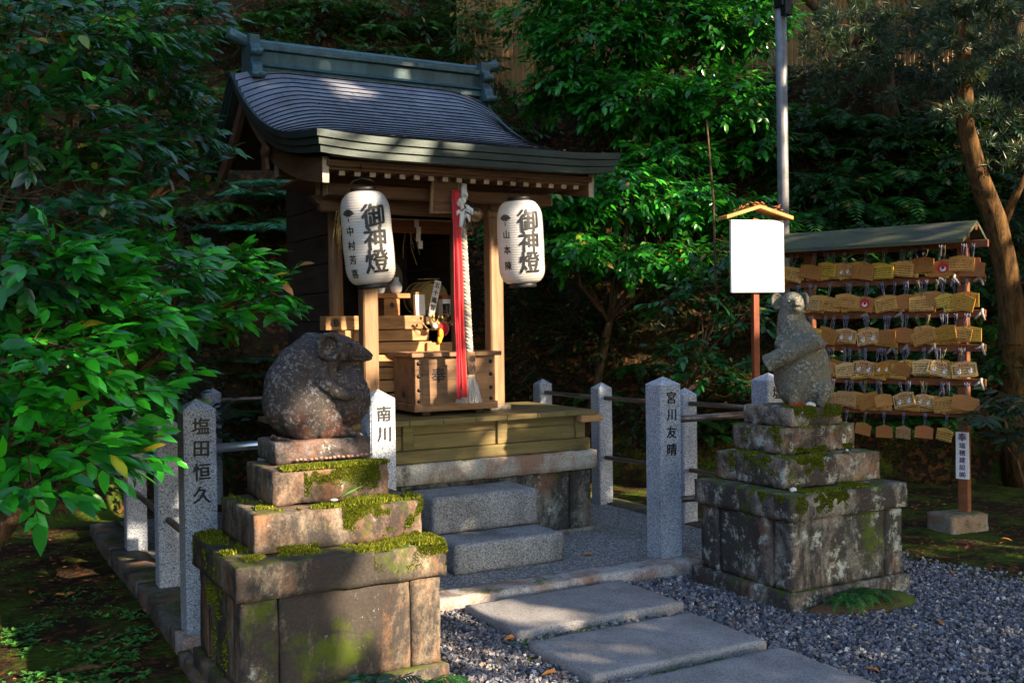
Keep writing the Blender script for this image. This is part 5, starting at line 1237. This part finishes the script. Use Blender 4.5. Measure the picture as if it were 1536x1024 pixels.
lobO = [lb(1440, 170, 6.0, .18, .2, .06), lb(1500, 165, 5.9, .22, .2, .08), lb(1530, 230, 5.8, .16, .2, .1), lb(1480, 210, 6.0, .15, .2, .05), lb(1400, 165, 6.2, .15, .1, .03), lb(1450, 110, 5.9, .2, .2, .08), lb(1430, 60, 6.0, .3, .25, .1), lb(1520, 80, 5.8, .3, .25, .12), lb(1470, 10, 5.9, .35, .25, .12), lb(1500, 245, 5.8, .12, .1, .04)]
tO = thing('yew_pine', 'crooked yew-pine with orange sunlit trunk at the right edge', 'tree', (8.45, 6.0, 0))
P, q = crown_points(lobO, 330, .3); rosettes(P, q+np.array([0, 0, .4])*.2, 24, .10, .010, 'crown', M['needle'], tO)
b = MB(); b.tube([(8.62, 6.0, -.05), at(1522, 600, 6.0), at(1518, 470, 6.0), at(1508, 400, 6.0), at(1492, 330, 6.0), at(1466, 260, 6.0), at(1448, 190, 6.0), at(1446, 90, 6.0), at(1430, -40, 6.0)], [.17, .13, .115, .105, .10, .085, .075, .065, .06], 16)
b.tube([at(1500, 345, 6.0), at(1525, 290, 5.9), at(1545, 250, 5.8)], [.05, .035, .02], 8); b.tube([at(1450, 175, 6.0), at(1410, 160, 6.1), at(1385, 150, 6.2)], [.03, .02, .008], 7)
b.build('trunk', M['barkr'], tO)
t = thing('slender_tree', 'thin red-brown trunk in front of the corrugated fence', 'tree', (10.5, 9.8, 2.5)); b = MB(); b.tube([at(1312, 260, 9.5), at(1305, 180, 9.5), at(1290, 60, 9.6), at(1270, -40, 9.7)], .06, 10); b.tube([at(1280, 80, 9.6), at(1230, 20, 9.7), at(1190, -20, 9.7)], .05, 8); b.build('trunk', M['barkr'], t)

# ferns
def fern(x, y, z, n_fr, L, seed, mat, label, group, tilt=(0, 0), rise=.9, pitch=26):
    g = np.random.default_rng(seed); t = thing('fern', label, 'fern', (x, y, z), 0, group)
    Ps, Ds, Us, Ls = [], [], [], []
    mb = MB()
    for f in range(n_fr):
        a = 2*PI*(f+g.uniform(-.3, .3))/n_fr; h = np.array([math.cos(a)+tilt[0], math.sin(a)+tilt[1], 0]); h /= np.linalg.norm(h)+1e-6
        l_ = L*g.uniform(.7, 1.1); rs = rise*g.uniform(.7, 1.2); side = np.array([-h[1], h[0], 0]); pts = []
        N_ = pitch
        for i in range(N_+1):
            u = i/N_; p = np.array([x, y, z])+h*l_*(u*.92)+np.array([0, 0, 1])*l_*rs*(u*.9-u*u*1.05)+side*l_*.06*math.sin(u*3+f); pts.append(p)
        mb.tube([Vector(p) for p in pts[::4]], .0028, 4, False)
        for i in range(3, N_):
            u = i/N_; w = l_*.20*math.sin(PI*min(1, .12+u*.88)**.8)**.8+.004; tdir = norm(pts[i+1]-pts[i-1]); up = np.cross(side, tdir); up *= -1 if up[2] < 0 else 1
            for s in (-1, 1):
                Ps.append(pts[i]); Ds.append(side*s+tdir*.35+up*g.normal(-.12, .08)); Us.append(up+g.normal(0, .12, 3)); Ls.append(w*g.uniform(.85, 1.1))
    Ls = np.array(Ls); Wd = np.minimum(Ls*.3, L/N_*1.05)
    leaf_mesh('fronds', np.array(Ps), np.array(Ds), np.array(Us), Ls, Wd, mat, t, droop=.12, fold=.15, simple=True); mb.build('stems', M['fern'], t)
    return t
fid = 100
def ferns(pts, label, group, L, mat, **k):
    global fid
    for px, py, y in pts:
        p = on_bank(px, py, .05); fid += 1; fern(p.x, p.y, p.z, 8, L*rnd.uniform(.8, 1.2), fid, mat, label, group, **k)
ferns([(300, 240, 8.2), (330, 320, 8.6), (280, 330, 8.0), (230, 260, 8.2), (330, 150, 9.0), (250, 90, 9.0), (330, 400, 8.8), (400, 350, 9.0), (180, 300, 7.6), (100, 250, 7.4)], 'green fern showing through the leaves left of the shrine', 'ferns left of the shrine', .62, M['fern'], tilt=(.1, -.6))
ferns([(385, 300, 8.5), (420, 285, 8.5), (370, 350, 8.5), (410, 350, 8.5)], 'large arching fern beside the dark left wall of the shrine', 'ferns beside the shrine wall', .95, leafmat('pale_fern', (.03, .16, .08), (.08, .34, .16), .45, .25, (.1, .5, .2)), tilt=(.3, -1.0), rise=.35)
ferns([(360, 540, 8.9), (400, 560, 8.8), (340, 620, 9.0), (300, 500, 9.0), (420, 600, 9.0)], 'drooping shaded fern behind the brown rat', 'ferns behind the brown rat', .6, M['leafC'], tilt=(0, -.9), rise=.2)
ferns([(400, 40, 10.5), (450, 90, 10.2), (560, 60, 10.4), (470, 20, 10.8), (620, 50, 10.6), (660, 90, 10.4), (360, 70, 10.0), (550, 20, 10.8), (690, 40, 10.8), (380, 120, 9.8)], 'fern growing on the slope just above the roof ridge', 'ferns above the roof ridge', .6, M['fern'], tilt=(0, -.7))
ferns([(1195, 220, 9.4), (1235, 200, 9.5), (1280, 200, 9.2), (1300, 320, 8.2), (1190, 280, 9.0), (1340, 280, 8.6), (1410, 250, 8.4), (1450, 280, 7.8), (1400, 340, 7.6), (1360, 230, 8.8), (1230, 240, 9.2), (1290, 290, 9.0), (1350, 330, 8), (1220, 310, 8.6), (1260, 330, 8.2), (1200, 180, 9.6), (1300, 260, 8.8), (1330, 330, 8.4), (1240, 290, 8.4), (1420, 300, 7.8), (1440, 330, 7.4), (1390, 210, 8.8), (1210, 350, 8.0)], 'bright fern on the bank between the grey pole and the rack roof', 'ferns behind the rack roof', .80, M['fern'], tilt=(-.3, -.7))
ferns([(1110, 590, 7.4), (1080, 640, 7.0), (1060, 660, 7.0), (1130, 640, 7.2), (1340, 490, 7.6), (1320, 645, 7.3), (1020, 640, 7.6), (1400, 640, 7.2), (1300, 400, 7.9), (1360, 560, 7.6), (1460, 500, 6.9), (1440, 430, 7.2), (960, 560, 9.0), (900, 600, 9.0)], 'fern in the shade between right fence rails and rack', 'ferns behind the right rails', .5, M['fern'], tilt=(-.2, -.6))
fern(1.45, 3.78, .0, 10, .34, 7, M['fernb'], 'bluish fern against the front foot of the left pedestal', None, tilt=(.1, -.5), rise=1.7)
fern(1.64, 3.82, .0, 6, .33, 8, M['fern'], 'taller bright fern at the front right foot of the left pedestal', None, tilt=(.2, -.5), rise=1.4)
fern(1.90, 3.92, -.01, 5, .10, 9, M['fern'], 'tiny fern in gravel just right of the left pedestal', None, rise=1.2)
for i, (x, y, s) in enumerate(((4.05, 3.80, .17), (4.17, 3.84, .2), (4.28, 3.84, .17))): fern(x, y, .05, 9, s, 20+i, M['fern'], 'low feathery fern on the moss mound before the right pedestal', 'ferns on the moss mound', tilt=(0, -.4), rise=1.0)

# undergrowth carpeting the bank, and weeds
def scatter(n, x0, x1, y0, y1, f=None):
    x = rng.uniform(x0, x1, n); y = rng.uniform(y0, y1, n)
    if f is not None: k = f(x, y); x, y = x[k], y[k]
    return x, y
x, y = scatter(46000, -4, 13, 6.5, 12.5, lambda x, y: (hill(x, y) > .12))
z = hill(x, y)+np.array([noise.noise(Vector((a*.9, c*.9, 0))) for a, c in zip(x, y)])*.3
v = np.array([noise.noise(Vector((a*1.6, c*1.6, 5))) for a, c in zip(x, y)]); k = v > -.12; x, y, z = x[k], y[k], z[k]
P = np.stack([x, y, z+rng.uniform(.0, .16, len(x))], -1); D = rng.normal(0, 1, P.shape); D[:, 1] -= 1.; D[:, 2] *= .4; U = rng.normal(0, .4, P.shape)+np.array([0, -.4, 1.])
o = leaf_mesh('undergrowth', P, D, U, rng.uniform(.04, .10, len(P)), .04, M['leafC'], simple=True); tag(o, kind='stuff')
def weeds(name, n, area, size, mat, zf, thr=.0):
    x, y = scatter(n, *area); v = np.array([noise.noise(Vector((a*2.3, c*2.3, 9))) for a, c in zip(x, y)]); k = v > thr; x, y = x[k], y[k]
    P0 = np.stack([x, y, zf(x, y)], -1); q = 5; P = np.repeat(P0, q, 0); a = rng.uniform(0, 2*PI, len(P)); D = np.stack([np.cos(a), np.sin(a), rng.uniform(.1, .9, len(P))], -1)
    P = P+np.repeat(rng.uniform(0, 1, len(P0)), q)[:, None]*np.array([0, 0, size*.7]); o = leaf_mesh(name, P, D, np.tile([0, 0, 1.], (len(P), 1)), size*rng.uniform(.5, 1.2, len(P)), size*.5, mat, simple=True); tag(o, kind='stuff')
M['weed'] = leafmat('weed_green', (.03, .14, .03), (.12, .40, .06), .5, .3, (.2, .6, .08))
weeds('ground_cover', 2600, (-.6, .93, 3.6, 6.6), .022, M['weed'], lambda x, y: np.full(len(x), -.035), .08)
weeds('ground_cover', 900, (-.3, .93, 3.9, 5.8), .038, M['weed'], lambda x, y: np.full(len(x), -.03), .02)
weeds('moss_fringe', 2200, (2.3, 3.45, 4.815, 4.88), .010, M['moss'], lambda x, y: np.full(len(x), .0), -.2)
weeds('moss_fringe', 1800, (2.30, 3.3, 4.10, 4.25), .010, M['weed'], lambda x, y: np.full(len(x), .004), .1)
weeds('moss_fringe', 1500, (2.27, 2.38, 3.4, 4.25), .010, M['moss'], lambda x, y: np.full(len(x), .0), -.15)
weeds('moss_fringe', 1500, (2.30, 3.3, 3.44, 3.55), .012, M['weed'], lambda x, y: np.full(len(x), .004), .05)
weeds('ground_cover', 1500, (5.3, 7.5, 3.5, 4.9), .014, M['moss'], lambda x, y: np.full(len(x), -.03), .05)
# fallen leaves
dl = [(100, 893, 6.2, 'long curled ochre leaf on the dark soil at far left'), (95, 843, 0, 'ochre leaf under the camellia, furthest from camera'), (170, 867, 0, 'orange leaf close to the left kerb'), (45, 890, 0, 'small brown leaf at the left edge of the photo'), (80, 893, 0, 'tan pointed leaf on dark soil'), (215, 912, 0, 'dull brown leaf near the weeds by the kerb'), (874, 832, 0, 'orange leaf on the pebble floor right of the lower step'), (1050, 853, 0, 'dry brown leaf on gravel at the right lettered post'), (1045, 863, 0, 'smaller brown leaf on gravel near the right pedestal'), (1402, 930, 0, 'yellow leaf on gravel right of the moss mound'), (1320, 1007, 0, 'tan leaf on gravel at the bottom edge, right side'), (1430, 860, 0, 'brown leaf where gravel meets soil at right'), (1500, 808, 0, 'reddish leaf on the soil right of the footing block'), (838, 1008, 0, 'brown leaf at the corner of the middle stepping stone'), (775, 955, 0, 'red-brown leaf at the near corner of the first stepping stone')]
M['dead'] = plain('orange_dead_leaf', (.48, .17, .03), .6, var=.4, vs=60)
def ground_pt(px, py, z):
    d = CF+CR*((px-768)/FPX)-CU*((py-512)/FPX); return Vector((0, 0, CAMH))+d*((z-CAMH)/d.z)
for i, (px, py, _, lab) in enumerate(dl):
    p = ground_pt(px, py, .062 if i == 6 else (.018 if px > 700 else -.02)); P = np.array([p]); a = rnd.uniform(0, 6)
    o = leaf_mesh('fallen_leaf', P, np.array([[math.cos(a), math.sin(a), .25]]), np.array([[.1, -.2, 1.]]), np.array([.075]), np.array([.035]), M['dead'], droop=.3, fold=.5); me = o.data; me.transform(Matrix.Translation(-p)); o.location = p
    tag(o, lab, 'fallen leaf', 'fallen leaves')
for i in range(9):
    x = rnd.uniform(2.2, 3.8); y = rnd.uniform(5.9, 7.2); p = Vector((x, y, roofz(x, y)+.016)); a = rnd.uniform(0, 6)
    o = leaf_mesh('fallen_leaf', np.array([p]), np.array([[math.cos(a), math.sin(a), .1]]), np.array([[.1, -.5, 1.]]), np.array([.04]), np.array([.02]), M['dead'], droop=.2, fold=.4); o.data.transform(Matrix.Translation(-p)); o.location = p
    tag(o, 'small dry brown leaf scattered on the shrine roof', 'fallen leaf', 'dry leaves on the roof')
# scattered litter
def litter(name, n, area, zf, sz=.016):
    x, y = scatter(n, *area); P = np.stack([x, y, zf(x, y)], -1); a = rng.uniform(0, 6.3, len(x)); D = np.stack([np.cos(a), np.sin(a), rng.uniform(-.1, .35, len(x))], -1)
    U = np.stack([rng.normal(0, .3, len(x)), rng.normal(0, .3, len(x)), np.ones(len(x))], -1); o = leaf_mesh(name, P, D, U, sz*rng.uniform(.5, 1.6, len(x)), sz*.45, M['litter'], simple=True, droop=.3, fold=.5); tag(o, kind='stuff')
litter('leaf_litter', 260, (2.0, 5.2, 2.8, 4.8), lambda x, y: np.full(len(x), .026))
litter('leaf_litter', 420, (-.8, .93, 3.8, 8.5), lambda x, y: np.full(len(x), -.012), .028)
litter('leaf_litter', 260, (4.9, 8.0, 3.5, 6.5), lambda x, y: np.full(len(x), -.010), .03)
litter('leaf_litter', 40, (2.36, 3.34, 3.56, 4.8), lambda x, y: np.full(len(x), .054), .010)
litter('leaf_litter', 90, (1.2, 4.6, 5.1, 6.0), lambda x, y: np.full(len(x), .062), .014)
litter('leaf_litter', 160, (1.95, 3.94, 5.72, 7.5), lambda x, y: np.array([roofz(a, c)+.013 for a, c in zip(x, y)]), .016)
# root / stick on the soil
t = thing('exposed_root', 'crooked brown root crossing the soil left of the pedestal', 'root', (.6, 4.9, -.02)); b = MB(); b.tube([ground_pt(125, 975, -.02), ground_pt(150, 968, .0), ground_pt(172, 950, .005), ground_pt(182, 945, -.03)], [.006, .012, .012, .006], 7); b.tube([ground_pt(90, 1008, -.02), ground_pt(130, 1000, .0), ground_pt(160, 998, -.01)], [.01, .014, .008], 7); b.build('root_wood', M['bark'], t)

# corrugated fence on top of the bank
def corr(x0, y0, x1, y1, z0, z1, label):
    t = thing('corrugated_fence', label, 'fence', (x0, y0, z0)); L = math.hypot(x1-x0, y1-y0); n = int(L/.012); V = []; F = []
    for i in range(n+1):
        u = i/n; o_ = .02*math.sin(u*L*2*PI/.075); nx, ny = (y1-y0)/L, -(x1-x0)/L
        for z in (z0, z1): V.append((x0+(x1-x0)*u+nx*o_, y0+(y1-y0)*u+ny*o_, z))
    for i in range(n): F.append((i*2, i*2+2, i*2+3, i*2+1))
    npmesh('corrugated_sheet', np.array(V), np.array(F), M['corr'], t, smooth=True)
    b = MB(); b.box((0, -.02, 0), (L, .06, .05), 0, Matrix.Translation((x0, y0, z0+.9)) @ Matrix.Rotation(math.atan2(y1-y0, x1-x0), 4, 'Z')); b.build('rail', M['bark'], t)
M['corr'] = plain('ochre_sheet_metal', (.27, .15, .045), .6, .1, var=.4, vs=3)
corr(5.55, 11.3, 9.6, 11.4, 4.15, 6.4, 'ochre corrugated metal fence high behind the shrine roof')
corr(9.62, 11.4, 14.6, 9.6, 4.15, 6.4, 'ochre corrugated metal fence seen through the trees at upper right')

# ================================================================== light: sky, sun, and an added, unseen canopy behind the camera
SAZ, SEL = R(28), R(25)
SV = Vector((math.sin(SAZ)*math.cos(SEL), -math.cos(SAZ)*math.cos(SEL), math.sin(SEL)))
w = bpy.data.worlds.new('World'); sc.world = w; w.use_nodes = True; nt = w.node_tree; bg = nt.nodes['Background']
sky = nt.nodes.new('ShaderNodeTexSky'); sky.sky_type = 'NISHITA'; sky.sun_disc = False; sky.sun_elevation = SEL; sky.sun_rotation = math.atan2(SV.x, SV.y)
nt.links.new(sky.outputs[0], bg.inputs[0]); bg.inputs[1].default_value = SKY
sd = bpy.data.lights.new('sun', 'SUN'); sd.energy = SUN; sd.angle = R(.5); sd.color = (1., .80, .56); so = bpy.data.objects.new('sun', sd); COL.objects.link(so); so.rotation_euler = SV.to_track_quat('Z', 'Y').to_euler()
# gaps cut in the added crown to shape the sun patches: (point lit, radius, share of leaves kept)
gaps = [((.5, 4.8, 1.2), .3, .93), ((1.5, 5.7, 1.85), .25, .9), ((.5, 5.6, 2.9), .4, .8), ((7.6, 9.3, 4.4), .7, .75), ((6.6, 9.0, 3.2), .6, .8), ((5.6, 8.4, 2.4), .5, .8), ((1.78, 3.88, .30), .08, .0), ((1.62, 4.03, .68), .04, .1), ((1.25, 4.03, .70), .02, .2), ((1.74, 3.95, .62), .06, 0), ((.3, 5.0, 0), .13, .3), ((.15, 5.9, 0), .2, .4), ((.6, 5.6, 0), .10, .4), ((.1, 5.3, 0), .12, .3), ((1.74, 3.9, .12), .07, .15), ((1.50, 3.9, .24), .035, .1), ((1.56, 3.88, .52), .05, .0), ((1.42, 3.88, .42), .03, .1), ((1.76, 3.88, .5), .035, .1), ((1.70, 4.0, .63), .07, .1), ((1.45, 4.03, .68), .06, .2), 
        ((2.04, 5.05, .99), .075, 0), ((2.04, 5.05, 1.06), .05, .3), ((2.50, 6.4, 1.55), .075, .0), ((2.50, 6.4, 1.38), .07, .0), ((2.50, 6.4, 1.12), .05, .3), ((3.45, 6.4, 1.60), .07, .0), ((3.45, 6.4, 1.42), .05, .2), ((3.45, 6.4, 1.2), .05, .3), ((3.44, 6.4, 1.0), .06, .1),
        ((2.85, 6.9, 1.52), .17, .06), ((3.05, 6.95, 1.55), .07, 0), ((2.98, 6.96, 1.64), .05, 0), ((2.75, 6.95, 1.60), .05, .1), ((2.9, 6.8, 1.40), .12, .15), ((2.6, 6.85, 1.35), .08, .2), ((3.1, 6.8, 1.42), .06, 0), ((2.47, 6.9, 1.4), .07, .1),
        ((2.95, 6.2, 1.10), .06, .4), ((3.05, 6.2, 1.30), .10, .3), ((2.80, 6.2, 1.15), .04, .3), ((2.15, 5.7, 2.26), .05, 0), ((2.34, 5.7, 2.0), .03, .2), ((2.36, 5.7, 1.85), .03, .2), ((3.34, 5.75, 2.15), .05, .1), ((3.42, 5.75, 1.85), .05, .2), ((3.3, 5.75, 1.95), .05, .3), ((3.40, 5.75, 2.02), .04, .2),
        ((4.93, 5.4, 2.05), .27, .0), ((4.93, 5.4, 1.80), .26, .0), ((4.93, 5.4, 2.27), .22, .0), ((2.05, 5.68, 2.54), .09, .2), ((2.3, 5.68, 2.53), .05, .4), ((2.55, 5.68, 2.53), .05, .4), ((2.45, 5.75, 2.62), .07, .3), ((2.8, 5.8, 2.63), .06, .4), ((2.72, 7.3, 3.30), .08, .1), ((2.95, 5.97, 1.78), .06, .1), ((2.95, 5.97, 1.4), .05, .3),
        ((3.33, 6.06, .80), .07, .3), ((2.33, 4.95, .07), .10, .1), ((2.48, 4.6, .05), .10, .3), ((2.6, 4.5, .05), .08, .5), ((2.45, 3.95, .05), .08, .6), ((2.05, 4.3, .02), .10, .4), ((2.0, 3.65, .02), .10, .4), ((2.25, 3.45, .02), .08, .4),
        ((1.10, 7.0, .18), .035, .4), ((.35, 6.1, 0), .16, .4), ((.2, 5.6, 0), .10, .3), ((.75, 6.9, 0), .06, .3), ((.9, 8.0, .2), .1, .3), ((1.42, 4.38, 1.13), .022, 0), ((4.2, 4.3, 1.62), .03, .2), ((1.68, 4.1, .70), .03, 0),
        ((8.15, 5.9, 2.45), .16, .3), ((8.2, 5.9, 2.1), .12, .4), ((8.3, 5.9, 2.0), .12, .4), ((8.0, 5.8, 3.2), .35, .5), ((6.9, 9.3, 3.9), .5, .85), ((8.4, 5.7, 3.0), .3, .5), ((9.3, 7.9, 3.0), .12, .3), ((9.0, 7.5, 3.3), .15, .6), ((7.8, 6.2, 3.3), .15, .4),
        ((6.70, 6.95, 2.95), .05, .2), ((6.70, 6.95, 2.7), .05, .3), ((6.72, 6.95, 3.3), .05, .3), ((6.0, 9.2, 2.1), .35, .7), ((5.3, 9.0, 1.8), .3, .6), ((5.5, 9.0, 1.4), .15, .3), ((5.4, 7.15, 1.9), .2, .5), ((5.9, 7.0, 1.6), .15, .5), ((4.0, 9.2, 1.0), .3, .6), ((10.4, 9.4, 3.9), .12, .2),
        ((4.68, 5.5, .93), .05, .2), ((4.3, 5.6, .95), .05, .2), ((5.8, 6.9, .5), .2, .6), ((4.8, 7.4, .3), .2, .6), ((6.3, 5.2, 1.5), .5, .8), ((6.15, 5.6, 1.4), .5, .8), ((6.35, 5.0, 1.2), .4, .8), ((5.9, 4.5, 0), .2, .75)]
cg = np.array([g[0] for g in gaps]); rg = np.array([g[1] for g in gaps])*1.2; kg = np.array([g[2] for g in gaps])
sv = np.array(SV); e1 = norm(np.cross(sv, [0, 0, 1.])); e2 = np.cross(e1, sv)
n = NSHADE; cen = np.array([4.6, 6.0, 1.8])
P = cen+sv*rng.uniform(8.8, 11.5, n)[:, None]+e1*rng.uniform(-8.5, 8.5, n)[:, None]+e2*rng.uniform(-4.2, 7.6, n)[:, None]
D = rng.normal(size=(n, 3)); U = rng.normal(0, .5, (n, 3))+sv*1.0
D = norm(D-sv*(D@sv)[:, None]*.8); Lc = .20
C0 = P+D*Lc*.5
keep = np.ones(n, bool)
for c_, r_, k_ in zip(cg, rg, kg):
    q = C0-c_; tt = q@sv; d = np.linalg.norm(q-tt[:, None]*sv, axis=1); hit = (d < r_+.085)
    keep &= ~(hit & (rng.uniform(0, 1, n) > k_*.5))
P, D, U = P[keep], D[keep], U[keep]
tc = thing('added_canopy', 'unseen leafy canopy added behind the camera to dapple the sunlight', 'tree', (10.5, -4.5, 0))
leaf_mesh('crown', P, D, U, Lc*rng.uniform(.8, 1.2, len(P)), 0.115, M['shade'], tc, simple=True, droop=.05)
b = MB(); b.tube([(10.5, -5.2, -.1), (10.3, -4.8, 3), (9.6, -4.2, 6)], [.35, .28, .15], 12); b.build('trunk', M['bark'], tc)

# unseen trees added on the bank, above the view, to keep the slope dark
for i, (cx, cy, cz, rx) in enumerate(((1.5, 12.5, 8.2, 2.6), (5.8, 13.2, 8.4, 2.8), (10.2, 12.6, 8.0, 2.8), (13.5, 9.5, 7.4, 2.6), (-3.0, 9.8, 6.6, 2.6))):
    tt_ = thing('added_bank_tree', 'unseen dark tree added on top of the bank to darken the slope', 'tree', (cx, cy, 4), 0, 'added trees above the bank')
    q = norm(rng.normal(size=(6500, 3))); P = np.array([cx, cy, cz])+q*rng.uniform(.45, 1.02, 6500)[:, None]*np.array([rx, 2.3, 1.2]); D = q+rng.normal(0, .6, q.shape)
    leaf_mesh('crown', P, D, rng.normal(0, .5, q.shape)+np.array([0, 0, 1.]),   .26*rng.uniform(.7, 1.2, 6500), .13, M['leafC'], tt_, simple=True)
    b = MB(); b.tube([(cx, cy, 3.5), (cx+.1, cy, 6), (cx, cy, 8)], [.22, .18, .12], 10); b.build('trunk', M['bark'], tt_)
# ------------------------------------------------------------------ view
sc.view_settings.view_transform = 'Standard'; sc.view_settings.look = 'None'; sc.view_settings.gamma = 1; sc.view_settings.exposure = EXPO
try: sc.view_settings.use_curve_mapping = False
except Exception: pass
sc.cycles.max_bounces = 6; sc.cycles.transparent_max_bounces = 4; sc.cycles.use_denoising = True
sc.cycles.sample_clamp_indirect = 6
